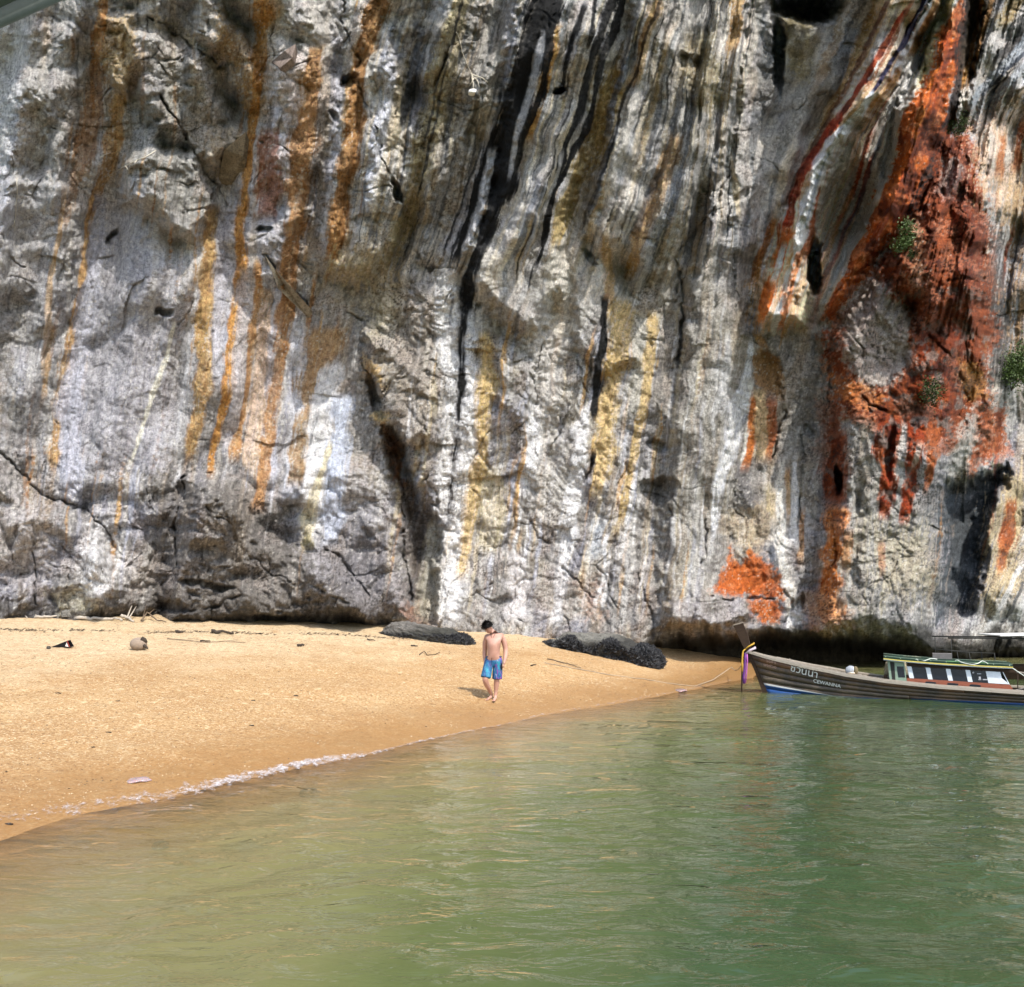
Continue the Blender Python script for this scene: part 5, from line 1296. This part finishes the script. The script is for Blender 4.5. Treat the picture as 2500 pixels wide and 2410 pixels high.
for s in (4.55, 5.2):
    MB().box((s, -.5, zr(s) + .085), (.3, .12, .025)).build('cushion', plain('bright_green_mat', (.07, .22, .05), .8), roof)
MB().box((4.35, .25, zr(4.35) + .17), (.45, .3, .14)).build('roof_box', plain('grey_roof_box', (.12, .11, .105), .7), roof)
# engine mount and rails at the stern
mb = MB()
mb.tube([(6.0, -.35, .30), (6.0, -.35, .74)], .012); er = mb.build('rail_post', M_darkw, boat, True)
MB().tube([(5.80, -.35, .78), (6.5, -.35, .70), (7.3, -.35, .66)], .022).build('handrail', M_pale, boat, True)
MB().tube([(5.95, -.42, .31), (6.35, -.42, .46), (6.9, -.42, .50)], .025).build('engine_arm', M_pale, boat, True)
MB().tube([(6.2, -.5, .29), (6.6, -.5, .42)], .02).build('engine_arm', M_pale, boat, True)
MB().tube([(6.38, -.42, .27), (6.38, -.42, .56)], .03).build('engine_post', M_darkw, boat, True)
MB().box((7.5, 0, .6), (.7, .45, .42)).build('engine', plain('grey_engine_iron', (.12, .12, .12), .5), boat)
MB().tube([(7.9, 0, .7), (9.5, 0, .75), (12.5, 0, -.1)], .03).build('tail_shaft', M_darkw, boat, True)

# writing on the bow
def lettering(txt, s0, t0, size, slope, mat, name, shear=.15):
    cu = bpy.data.curves.new('tmp', 'FONT'); cu.body = txt; cu.size = size; cu.shear = shear; cu.offset = .0016
    o = bpy.data.objects.new('tmp', cu); C.objects.link(o)
    dg = bpy.context.evaluated_depsgraph_get(); dg.update()
    me = bpy.data.meshes.new_from_object(o.evaluated_get(dg)); bpy.data.objects.remove(o)
    bm = bmesh.new(); bm.from_mesh(me); bmesh.ops.triangulate(bm, faces=bm.faces)
    long_ = [e for e in bm.edges if e.calc_length() > .06]
    if long_: bmesh.ops.subdivide_edges(bm, edges=long_, cuts=3); bmesh.ops.triangulate(bm, faces=bm.faces)
    for v_ in bm.verts:
        x, y = v_.co.x, v_.co.y; s = s0 + x
        zt = t0 + y - slope * x       # height above water of this point
        zg = float(np.interp(s, BX, ZG)); tt = (zt + .28) / (zg + .28)
        # undo the rake of the stem so that letters keep their width
        xs = s; 
        for _ in range(6): xs = s + .425 * max(zt, -.1) * max(0, 1 - max(xs, 0) / 1.6)
        zg = float(np.interp(xs, BX, ZG)); tt = min(.99, (zt + .28) / (zg + .28))
        v_.co = hull(xs, tt, -1) + hn(xs, min(.97, tt), -1) * .016
    bm.to_mesh(me); bm.free(); me.materials.clear(); me.materials.append(mat)
    ob = bpy.data.objects.new(name, me); C.objects.link(ob); ob.parent = boat
    return ob
M_let = plain('white_lettering', (.62, .62, .58), .6, .2, 30)
M_let2 = plain('faded_red_lettering', (.40, .25, .19), .7, .3, 30)
lettering('\u0e0b\u0e35\u0e27\u0e31\u0e19\u0e19\u0e48\u0e32', .62, .64, .27, .235, M_let, 'boat_name_thai')
lettering('CEWANNA', 1.22, .355, .135, .17, M_let, 'boat_name_latin', .1)
for tx_, a_s, a_t in (('~', .64, .77), ('~', .93, .70), ("'", 1.28, .60), ('c', .86, .685)): lettering(tx_, a_s, a_t, .16, .235, M_let, 'name_accent')
lettering('\u0e56\u0e51\u0e55\u0e51', -.02, .855, .13, .2, M_let2, 'registration_number', 0)
lettering('\u0e50\u0e51\u0e54\u0e56\u0e50', -.09, .745, .13, .2, M_let2, 'registration_number', 0)

# things on and about the boat
def bw(x, y, z):                                  # boat point to world
    return Matrix.Translation(BO) @ Matrix.Rotation(BA, 4, 'Z') @ Vector((x, y, z))
# ribbons tied round the stem
rb = empty('ribbon_garland', bw(-.5, 0, 1.18), BA)
tag(rb, 'yellow, white and purple ribbons tied round the bow post and hanging down', 'ribbons')
def ribbon(pts, w, mat, name):
    A = []; B = []
    for i, p in enumerate(pts):
        dx = .01 * math.sin(i * 1.7); A.append(Vector(p) + Vector((-w / 2, dx, 0))); B.append(Vector(p) + Vector((w / 2, -dx, 0)))
    return MB().sheet(A, B, (0, .012, 0)).build(name, mat, rb, True)
M_ry = plain('yellow_ribbon_cloth', (.45, .27, .03), .8, .25, 20); M_rp = plain('purple_ribbon_cloth', (.11, .025, .17), .8, .3, 20); M_rw = plain('white_ribbon_cloth', (.45, .38, .43), .8, .2, 20)
mb = MB(); mb.tube([(-.13, -.075, -.03), (0, -.085, .08), (.13, -.07, .15), (.12, .08, .17), (-.02, .09, .08), (-.14, .07, -.02), (-.13, -.075, -.03)], .022, 6); mb.build('yellow_wrap', M_ry, rb, True)
mb = MB(); mb.tube([(-.07, -.08, -.12), (.05, -.09, -.02), (.17, -.07, .03), (.15, .08, .05), (-.06, .08, -.10), (-.07, -.08, -.12)], .034, 6); mb.build('white_wrap', M_rw, rb, True)
ribbon([(-.10, -.11, .0), (-.15, -.12, -.05), (-.17, -.12, -.2), (-.18, -.12, -.40), (-.18, -.12, -.62)], .045, M_ry, 'yellow_ribbon')
ribbon([(-.08, -.10, -.1), (-.10, -.11, -.3), (-.11, -.11, -.55), (-.14, -.11, -.78), (-.13, -.11, -.96)], .065, M_rp, 'purple_ribbon')
ribbon([(-.05, -.09, -.1), (-.04, -.10, -.35), (-.06, -.10, -.6), (-.09, -.10, -.94)], .035, plain('pink_ribbon_cloth', (.45, .12, .40), .8), 'pink_ribbon')
# stake in the water before the bow
ps = bw(-.70, -.10, 0)
o = MB().tube([(0, 0, -.6), (.01, 0, .3), (.03, .02, .95)], [.022, .022, .018], 6).build('mooring_stake', M_darkw, None, True); o.location = ps
tag(o, 'thin dark stake standing in the water under the bow ribbons', 'stake')
# mooring rope to the beach
rp = [ps + Vector((0, 0, .72)), on_sand(1400, 1293) + Vector((0, 0, .28)), on_sand(1365, 1304) + Vector((0, 0, .05)), on_sand(1331, 1314) + Vector((0, 0, .01)), on_sand(1240, 1302) + Vector((0, 0, .012)), on_sand(1153, 1290) + Vector((0, 0, .012)), on_sand(1090, 1278) + Vector((0, 0, .012)), on_sand(1043, 1269) + Vector((0, 0, .012))]
q = []
for i in range(len(rp) - 1):
    for k in range(8):
        t_ = k / 8; p = rp[i].lerp(rp[i + 1], t_)
        if i > 2: p.z = ground(p.x, p.y) + .012; p.x += .03 * math.sin(i * 8 + k)
        else: p.z = max(p.z - .12 * math.sin(t_ * math.pi) * (i == 0), ground(p.x, p.y) + .01)
        q.append(p)
q.append(rp[-1])
o = MB().tube([p - q[-1] for p in q], .013, 5).build('mooring_rope', plain('worn_rope', (.30, .24, .17), .9, .3, 20), None, True); o.location = q[-1]
tag(o, 'long thin mooring rope running from the bow stake across the sand', 'rope')
# striped bundle on the gunwale
cb = empty('cloth_bundle', bw(2.15, -.48, .60), BA); tag(cb, 'black and white striped cloth bundle resting on the gunwale before the cabin', 'bundle')
v, f = ICO[3]; t = NT('striped_cloth'); sx = t.n('ShaderNodeSeparateXYZ', Vector=t.obj()); wv_ = t.n('ShaderNodeTexWave', Scale=11.0, Distortion=2.0, Vector=t.obj())
t.bsdf(t.ramp(wv_.outputs[1], [(.35, (.02, .022, .03)), (.55, (.55, .58, .62))]), .85)
mesh_obj('cloth', v * np.array((.13, .10, .12)) * (1 + .12 * perlin(v[:, 0] * 3, v[:, 1] * 3 + v[:, 2] * 2, 5))[:, None] + np.array((0, 0, .10)), f, t.m, cb, True)
mesh_obj('bag_end', v * np.array((.07, .08, .11)) + np.array((.12, 0, .10)), f, plain('brown_cloth', (.13, .10, .05), .85), cb, True)
mesh_obj('pale_base', v * np.array((.12, .09, .04)) + np.array((.02, -.01, .035)), f, plain('cream_cloth', (.60, .50, .38), .85), cb, True)
# ropes on the roof
M_rope = plain('white_rope', (.55, .58, .52), .85, .2, 20)
def rope(pts, lab, r=.011):
    o0 = bw(*pts[0]); Q = []
    P_ = [bw(*p) - o0 for p in pts]
    for i in range(len(P_) - 1):
        p_1 = P_[max(i - 1, 0)]; p2_ = P_[min(i + 2, len(P_) - 1)]
        for k in range(5):
            t_ = k / 5; a_, b0 = P_[i], P_[i + 1]
            Q.append(.5 * ((2 * a_) + (b0 - p_1) * t_ + (2 * p_1 - 5 * a_ + 4 * b0 - p2_) * t_ ** 2 + (3 * a_ - p_1 - 3 * b0 + p2_) * t_ ** 3))
    Q.append(P_[-1]); o = MB().tube(Q, r, 5).build('rope', M_rope, None, True); o.location = o0
    tag(o, lab, 'rope', 'white ropes lying on the boat roof'); return o
Z = lambda s: zr(s) + .11
rope([(3.72, -.60, Z(3.7) - .02), (3.78, -.62, Z(3.8) - .06), (3.9, -.64, Z(3.9) - .05), (4.05, -.55, Z(4) + .01), (4.2, -.5, Z(4.2) + .01)], 'white rope hooked over the roof edge above the first window')
rope([(4.6, -.58, Z(4.6)), (4.65, -.6, Z(4.6) + .02), (4.75, -.66, Z(4.7) - .03), (4.95, -.70, Z(5) - .06), (5.1, -.66, Z(5.1) - .03), (5.2, -.58, Z(5.2) + .03), (5.28, -.6, Z(5.3)), (5.32, -.66, Z(5.3) - .03)], 'white rope looping over the roof edge above the last two windows')
rope([(5.78, -.66, Z(5.8) - .05), (5.95, -.66, .80), (6.15, -.62, .66), (6.3, -.56, .58), (6.5, -.5, .50)], 'white rope slanting from the roof corner down to the engine arm')
# ------------------------------------------------------------------ the second boat behind, of which the awning frame shows
ab = empty('awning_boat', (15.6, 29.2, 0), -.1)
tag(ab, 'dark low boat with thin awning frame and pale roof sheet, moored behind the cabin boat', 'boat')
mb = MB(); n = 18
for i in range(n): pass
ws = np.linspace(-2.0, 5, 18); wb = [.75 * math.sin(max(.05, min(1, (s + 2.2) / 2.5)) * math.pi / 2) for s in ws]; wz_ = [.42 + .16 * (max(0, -s) / 2) ** 2 for s in ws]
for side in (-1, 1):
    mb.sheet([Vector((s, side * b * .6, -.2)) for s, b in zip(ws, wb)], [Vector((s, side * b, z)) for s, b, z in zip(ws, wb, wz_)], (0, -side * .04, 0))
mb.build('hull', M_darkw, ab)
M_tube = plain('dull_frame_tube', (.03, .03, .028), .5); M_sheet = plain('pale_awning_sheet', (.60, .60, .58), .6)
for (x, y, x2) in ((-.62, -.5, -.72), (.12, -.5, .06), (-.62, .5, -.72), (.12, .5, .06)): MB().tube([(x, y, .3), (x2, y, .85)], .016, 5).build('frame_post', M_tube, ab, True)
for y in (-.5, .5): MB().tube([(-1.5, y, .92), (-.72, y, .86), (.08, y, .84)], .014, 5).build('frame_bar', M_tube, ab, True)
for x in (-1.35, 2.3, 4.3):
    for y in (-.7, .7): MB().tube([(x * .98, y, .35), (x, y, 1.33)], .014, 5).build('awning_post', M_tube, ab, True)
for y in (-.7, .7): MB().tube([(-1.45, y, 1.34), (.6, y, 1.33), (4.5, y, 1.45)], .024, 5).build('awning_rail', M_tube, ab, True)
MB().sheet([(.1, -.85, 1.40), (2.3, -.85, 1.45), (4.6, -.85, 1.52)], [(.1, .85, 1.40), (2.3, .85, 1.45), (4.6, .85, 1.52)], (0, 0, .035)).build('awning_sheet', M_sheet, ab)
# corner of the roof of the boat the picture is taken from
cn_ = empty('boat_canopy', (-2.4, 1.6, 4.0)); tag(cn_, 'grey canvas canopy edge overhead in the top left corner of the photo', 'canopy')
a_ = at(-40, 50, 2.1); b_ = at(120, -22, 2.1)
dirv = (b_ - a_).normalized()
e0 = a_ - dirv * 1.2; e1 = b_ + dirv * .35; off = Vector(cn_.location)
MB().sheet([e0 - off, e1 - off], [e0 - off + Vector((-.6, -1.2, .05)), e1 - off + Vector((-.6, -1.2, .05))], (0, 0, .03)).build('canvas', plain('grey_canvas', (.16, .17, .16), .9), cn_)
MB().tube([e0 - off, e1 - off], .02, 8).build('edge_tube', plain('grey_edge_tube', (.17, .18, .17), .7), cn_, True)
# ------------------------------------------------------------------ the man on the beach
pf = on_sand(941, 1341)
man = empty('person', pf)
tag(man, 'shirtless man in turquoise and purple board shorts walking and looking down at the sand', 'person')
t = NT('tan_skin'); o = t.obj(); n = t.noise(o, 6, 4, .6)  # tan tone is the skin's own colour
b = t.bsdf(t.ramp(n, [(.3, (.36, .19, .14)), (.7, (.48, .28, .215))]), .55); b.inputs['Subsurface Weight'].default_value = .12; b.inputs['Subsurface Radius'].default_value = (.02, .008, .004)
M_skin = t.m
S_ = [(.05, 0, .93, (.19, .15)), (.045, 0, 1.05, (.20, .15)), (.04, -.01, 1.16, (.215, .155)), (.05, -.01, 1.29, (.25, .175)), (.065, .0, 1.40, (.20, .14)),
      (.05, -.015, 1.485, .060), (.01, -.06, 1.555, .056), (-.03, -.09, 1.60, .06),                # 5 6 7 neck and skull base
      (.215, .02, 1.43, .09), (.275, .035, 1.33, .074), (.312, .045, 1.15, .058), (.315, .01, 1.02, .056), (.285, -.05, .875, .038), (.272, -.075, .815, (.036, .02)),   # 8..13 near arm
      (-.10, .05, 1.41, .086), (-.145, .08, 1.30, .070), (-.158, .12, 1.14, .054), (-.16, .10, 1.02, .053), (-.155, .05, .90, .037), (-.158, .03, .845, (.03, .02)),   # 14..19
      (-.04, -.01, .85, .090), (-.095, -.08, .66, .080), (-.145, -.16, .49, .070), (-.105, -.06, .36, .068), (-.03, .10, .185, .043), (.0, .16, .10, .040), (-.04, .09, .05, .034), (-.10, .0, .028, .030),  # 20..27
      (.125, .01, .85, .090), (.12, -.01, .66, .076), (.115, -.03, .48, .067), (.108, .015, .34, .066), (.092, .035, .18, .041), (.085, .03, .085, .040), (.078, -.03, .045, .036), (.05, -.15, .028, .033)]   # 28..35
E_ = [(0, 1), (1, 2), (2, 3), (3, 4), (4, 5), (5, 6), (6, 7), (4, 8), (8, 9), (9, 10), (10, 11), (11, 12), (12, 13), (4, 14), (14, 15), (15, 16), (16, 17), (17, 18), (18, 19),
      (0, 20), (20, 21), (21, 22), (22, 23), (23, 24), (24, 25), (25, 26), (26, 27), (0, 28), (28, 29), (29, 30), (30, 31), (31, 32), (32, 33), (33, 34), (34, 35)]
body = skin('body', S_, E_, M_skin, man, 2)
# fingers, toes and head are welded into the same body mesh
bm = bmesh.new(); bm.from_mesh(body.data)
def add_part(vs, fs):
    bv = [bm.verts.new(tuple(map(float, v_))) for v_ in vs]
    for f_ in fs:
        try: bm.faces.new([bv[i] for i in f_]).smooth = True
        except ValueError: pass
def chain(pts, rs):
    m_ = MB().tube(pts, rs, 7); add_part(m_.v, m_.f)
for hx, hy, hz, dx, cur in ((.272, -.075, .815, 1, 1), (-.158, .03, .845, -1, .4)):
    for k, (o_, L) in enumerate(((-.027, .068), (-.009, .076), (.009, .072), (.026, .058))):
        a0 = Vector((hx + .004 * dx, hy + o_, hz - .005)); a1 = a0 + Vector((.004 * dx, o_ * .1, -L * .55)); a2 = a1 + Vector((-.020 * cur * dx, 0, -L * .32)); a3 = a2 + Vector((-.024 * cur * dx, 0, -L * .10 * (1 - cur)))
        chain([a0, a1, a2, a3], [.0095, .009, .008, .006])
    a0 = Vector((hx - .006 * dx, hy - .028, hz + .012)); chain([a0, a0 + Vector((-.018 * dx, -.022, -.028)), a0 + Vector((-.028 * dx, -.024, -.052))], [.011, .010, .008])
for fx, fy, d_ in ((-.10, .0, (-.5, -.86)), (.05, -.15, (-.2, -.98))):
    for k in range(5):
        w_ = (k - 2) * .014 * (1 if fx < 0 else -1); L = .05 - .005 * k
        a0 = Vector((fx - d_[1] * w_, fy + d_[0] * w_, .02)); chain([a0, a0 + Vector((d_[0] * L * .6, d_[1] * L * .6, .002)), a0 + Vector((d_[0] * L, d_[1] * L, -.006))], [.012 - .001 * k, .011 - .001 * k, .007])
# head: skull, brow, nose, lips, chin, ears; looks down and to the left
v, f = ICO[4]; h = v.copy()
x, y, z = v.T                                   # head frame: face towards -y, up z
hx = x * .075; hy = y * .095; hz = z * .118
hz = np.where(z < 0, hz * 1.05, hz); jaw = np.clip(-z, 0, 1); hx = hx * (1 - .28 * jaw ** 1.5); hy = hy * (1 - .10 * jaw) - .012 * jaw
g_ = lambda cx, cz, sx_, sz_: np.exp(-((x - cx) / sx_) ** 2 - ((z - cz) / sz_) ** 2) * (y < 0)
hy = hy - .024 * g_(0, -.16, .13, .14) - .008 * g_(0, .05, .10, .2) - .006 * g_(0, .24, .5, .08) + .010 * g_(-.32, .06, .16, .09) + .010 * g_(.32, .06, .16, .09) - .006 * g_(0, -.48, .25, .05) - .006 * g_(0, -.58, .22, .05) + .004 * g_(0, -.53, .24, .02) - .008 * g_(0, -.82, .3, .14)
H3 = np.stack([hx, hy, hz], -1)
hm = (Matrix.Translation((-.065, -.125, 1.625)) @ Matrix.Rotation(math.radians(-42), 4, 'Z') @ Matrix.Rotation(math.radians(50), 4, 'X'))
def hp(p): return hm @ Vector(tuple(map(float, p)))
add_part([hp(p) for p in H3], f)
for sgn in (-1, 1):
    v2, f2 = ICO[2]; add_part([hp((sgn * .078 + p[0] * .010, .008 + p[1] * .018, -.005 + p[2] * .030)) for p in v2], f2)
bm.to_mesh(body.data); bm.free()
for sgn in (-1, 1):
    v2, f2 = ICO[2]
    mesh_obj('eye', [hp((sgn * .029 + p[0] * .011, -.080 + p[1] * .008, .008 + p[2] * .006)) for p in v2], f2, plain('dark_eye', (.02, .015, .012), .3), man, True)
mesh_obj('lips', [hp((p[0] * .024, -.094 + p[1] * .006, -.060 + p[2] * .006)) for p in ICO[2][0]], ICO[2][1], plain('lip_skin', (.40, .14, .12), .5), man, True)
# hair: short, tousled, dark
v, f = ICO[4]; r_ = 1 + .10 * perlin(v[:, 0] * 3.5, v[:, 1] * 3.5 + v[:, 2] * 3, 31) + .12 * np.maximum(0, perlin(v[:, 0] * 8, v[:, 1] * 8 + v[:, 2] * 5, 32))
hv = np.stack([v[:, 0] * .108 * r_, v[:, 1] * .126 * r_ + .012, v[:, 2] * .130 * r_ + .038], -1)
keep = (v[:, 2] > -.05 + .55 * np.clip(-v[:, 1], 0, 1)) | ((v[:, 1] > .25) & (v[:, 2] > -.55))
fk = [q_ for q_ in f if all(keep[i] for i in q_)]
hair = mesh_obj('hair', [hp(p) for p in hv], fk, plain('dark_hair', (.005, .004, .0035), .5, .5, 40, .01), man, True)
mb = MB(); r = random.Random(4)
for i in range(260):
    a = r.uniform(0, 6.28); e = r.uniform(.15, 1.45); d = Vector((math.cos(a) * math.cos(e), math.sin(a) * math.cos(e), math.sin(e)))
    b0 = Vector((d.x * .106, d.y * .124 + .012, d.z * .128 + .038)); tip = b0 + (d + Vector((r.uniform(-.7, .7), r.uniform(-.9, .3), r.uniform(-.4, .3)))).normalized() * r.uniform(.03, .07)
    s1 = d.orthogonal().normalized() * .009; mb.add([hp(b0 + s1), hp(b0 - s1), hp(tip)], [(0, 1, 2)])
for p in [Vector((dx, -.085, .095 - abs(dx) * .3)) for dx in (-.05, -.03, -.01, .01, .03, .05)]:
    mb.add([hp(p + Vector((-.012, .01, .01))), hp(p + Vector((.012, .01, .01))), hp(p + Vector((.01, -.02, -.035)))], [(0, 1, 2)])
mb.build('hair_tufts', hair.data.materials[0], man)
# shorts
t = NT('patterned_board_shorts'); o = t.obj()
n = t.noise(t.vmul(o, (1, 1, .45)), 6, 3, .6, 1.5); n2_ = t.noise(t.vmul(o, (1.6, 1.6, .5)), 11, 2, .5, 2.0); sx = t.n('ShaderNodeSeparateXYZ', Vector=o)
c = t.ramp(n, [(.32, (.003, .010, .04)), (.42, (.006, .05, .16)), (.52, (.008, .12, .24)), (.60, (.02, .24, .33)), (.70, (.03, .06, .25))])
c = t.mix(t.math('MULTIPLY', t.ramp(n2_, [(.52, 0.0), (.60, 1.0)]), t.ramp(t.math('ADD', sx.outputs[0], .5), [(.55, .15), (.62, 1.0)])), c, (.22, .02, .24))
c = t.mix(t.ramp(t.noise(t.vmul(o, (3, 3, .7)), 10, 2, .5, 1.0), [(.66, 0.0), (.72, .9)]), c, (.28, .36, .42))
t.bsdf(c, .7, t.bump(t.noise(t.vmul(o, (3, 3, .8)), 8, 3, .6), .7, .03))
SH = [(.048, 0, 1.035, (.185, .15)), (.048, 0, .94, (.185, .15)), (-.048, -.01, .83, (.122, .13)), (-.095, -.07, .68, (.116, .122)), (-.128, -.115, .53, (.120, .125)), (-.13, -.118, .518, (.121, .126)), (.136, .005, .83, (.122, .13)), (.130, -.01, .67, (.114, .122)), (.124, -.02, .49, (.118, .122)), (.124, -.02, .478, (.119, .123))]
shorts = skin('board_shorts', SH, [(0, 1), (1, 2), (2, 3), (3, 4), (4, 5), (1, 6), (6, 7), (7, 8), (8, 9)], t.m, man, 2)
mb = MB(); n = 28
mb.tube([(.048 + .168 * math.cos(a), .140 * math.sin(a), .985) for a in np.linspace(0, 2 * math.pi, n)], .014, 5); mb.build('waistband', plain('navy_waistband', (.01, .03, .09), .7), man, True)
mb = MB(); mb.tube([(.012, -.15, .98), (.005, -.165, .93), (.012, -.165, .86)], .005, 5); mb.build('drawstring', plain('dark_drawstring', (.01, .012, .02), .7), man, True)
mb = MB(); mb.tube([(-.02, -.09, 1.50), (.0, -.13, 1.43), (.02, -.145, 1.38), (.045, -.135, 1.43), (.08, -.07, 1.50)], .004, 5); mb.tube([(.02, -.147, 1.385), (.02, -.15, 1.355)], [.01, .008], 6)
mb.build('necklace', plain('black_cord', (.01, .008, .008), .5), man, True)
ph = empty('phone', pf + Vector((.225, -.10, .775))); tag(ph, 'black phone held low in the mans hand', 'phone')
MB().box((0, 0, 0), (.020, .078, .135), Matrix.Rotation(.25, 3, 'X')).build('case', plain('black_phone_case', (.015, .015, .02), .35), ph)
t = NT('phone_screen_glass'); t.bsdf((.02, .03, .045), .1); MB().box((-.0115, 0, 0), (.002, .070, .125), Matrix.Rotation(.25, 3, 'X')).build('screen', t.m, ph)

# ------------------------------------------------------------------ plants on the cliff
M_leaf = plain('bright_green_leaf', (.06, .10, .018), .6, .5, 5); M_leafd = plain('dull_leaf', (.045, .065, .022), .65, .5, 5); M_stem = plain('bush_stem', (.11, .085, .06), .8)  # bright and dull greens are the leaves' own colours
def bush(u, v, rad, n, seed, mat, lab, leaf=.07, sq=1.0):
    r = random.Random(seed); p = on_cliff(u, v, rad * .7); e = empty('cliff_bush', p); tag(e, lab, 'bush', 'bushes growing on the cliff')
    fb = MB(); sb = MB()
    root_ = Vector((0, .35, -rad * .5)); cl = []
    for i in range(9):
        d = Vector((r.gauss(0, 1), -abs(r.gauss(.3, .6)), r.gauss(.35, .8))).normalized(); q_ = Vector((d.x * rad * .8, d.y * rad * .6, d.z * rad * sq)); cl.append(q_)
        sb.tube([root_, root_.lerp(q_, .5) + Vector((r.uniform(-.05, .05), 0, .04)), q_], [.02, .013, .006], 5)
    for i in range(n):
        c_ = r.choice(cl) * r.uniform(.55, 1.1); s_ = rad * .27
        c_ = c_ + Vector((r.gauss(0, s_), r.gauss(0, s_), r.gauss(0, s_)))
        a = Vector((r.gauss(0, 1), r.gauss(0, 1), r.gauss(-.2, .7))).normalized(); b0 = a.orthogonal().normalized(); b0 = Matrix.Rotation(r.uniform(0, 6.28), 3, a) @ b0
        L = leaf * r.uniform(.6, 1.4); W = L * .32
        fb.add([c_ - a * L * .5, c_ + b0 * W, c_ + a * L * .5, c_ - b0 * W], [(0, 1, 2, 3)])
    fb.build('foliage', mat, e); sb.build('stem', M_stem, e)
bush(1944, 722, 1.0, 5200, 1, M_leaf, 'bright green leafy bush at the right edge of the cliff', .085, 1.1)
bush(1828, 238, .48, 1200, 2, M_leafd, 'small bush where the black crease meets the top of the red rock', .06, 1.0)
bush(1733, 458, .42, 1500, 3, M_leaf, 'green bush at the lower right edge of the tilted red rib', .065, 1.2)
bush(1778, 752, .5, 700, 4, M_leafd, 'sparse dark shrub on the red rock left of the bright green bush', .075, .7)
bush(1745, 490, .16, 250, 5, M_leafd, 'small dull tuft just below the green bush on the red rock', .05, 1.0)
M_root = plain('pale_root', (.48, .44, .36), .85, .25, 10)
def root(lists, lab, r=.022, group='pale roots clinging to the cliff'):
    o0 = on_cliff(*lists[0][0]); mb = MB()
    for L in lists:
        q_ = []
        for i in range(len(L) - 1):
            for k in range(4):
                t_ = k / 4; uu_ = L[i][0] * (1 - t_) + L[i + 1][0] * t_ + rnd.uniform(-.8, .8); vv2 = L[i][1] * (1 - t_) + L[i + 1][1] * t_
                q_.append(on_cliff(uu_, vv2, .06) - o0)
        q_.append(on_cliff(*L[-1], .06) - o0)
        mb.tube(q_, [r * (1 - .7 * i / len(q_)) for i in range(len(q_))], 5)
    o = mb.build('root', M_root, None, True); o.location = o0; tag(o, lab, 'root', group)
root([[(873, 62), (880, 78), (884, 98), (893, 120), (902, 140)], [(902, 140), (906, 160), (905, 172)], [(903, 145), (915, 155), (917, 168)], [(904, 143), (925, 150), (938, 162)], [(906, 150), (898, 165)]], 'branching pale root hanging high in the middle of the cliff, left of the black flow')
root([[(298, 288), (280, 300), (262, 306), (240, 318), (212, 334), (200, 340)], [(262, 306), (258, 314)], [(240, 318), (246, 326)]], 'pale root curving across the upper left cliff', .018)
root([[(190, 302), (200, 296), (212, 292)]], 'short pale root on the tan streak of the upper left cliff', .015)
root([[(33, 340), (32, 380), (29, 420), (27, 445)], [(29, 420), (24, 435)]], 'thin pale root running down near the left edge of the cliff', .012)
for k, (u, v) in enumerate(((905, 178),)):
    p = on_cliff(u, v, .08); o = boulder('stalactite', (p.x, p.y, p.z), (.13, .1, .09), 0, plain('white_calcite', (.72, .71, .68), .7), 3, .15, 3); tag(o, 'small white calcite knob at the tip of the branching root', 'stone')
# the thin split flakes that stand off the wall
def flake(pts, th, lab, col_):
    P_ = [on_cliff(u, v, o_) for u, v, o_ in pts]; o0 = P_[0].copy(); n = len(P_)
    vs = [p - o0 for p in P_] + [p - o0 + Vector((0, th, -th * .3)) for p in P_]
    fs = [tuple(range(n)), tuple(range(2 * n - 1, n - 1, -1))] + [(k, n + k, n + (k + 1) % n, (k + 1) % n) for k in range(n)]
    o = mesh_obj('rock_flake', vs, fs, rock_material('flake_stone', False, col_)); o.location = o0; tag(o, lab, 'rock flake', 'flakes of rock standing off the cliff')
flake([(506, 486, .15), (524, 512, .35), (545, 535, .45), (596, 592, .35), (588, 602, .1), (560, 572, .1), (530, 545, .1)], .2, 'long pale pointed flake slanting down right between the orange streaks', (.42, .37, .30))
flake([(471, 252, .6), (466, 300, .3), (440, 345, .15), (418, 338, .1), (430, 285, .2)], .3, 'tan pointed flake with a sharp upper tip on the upper left cliff', (.30, .25, .18))
flake([(566, 84, .7), (560, 110, .4), (536, 130, .1), (520, 118, .1), (545, 97, .3)], .25, 'small brown flake shading a hole high on the left cliff', (.28, .22, .19))
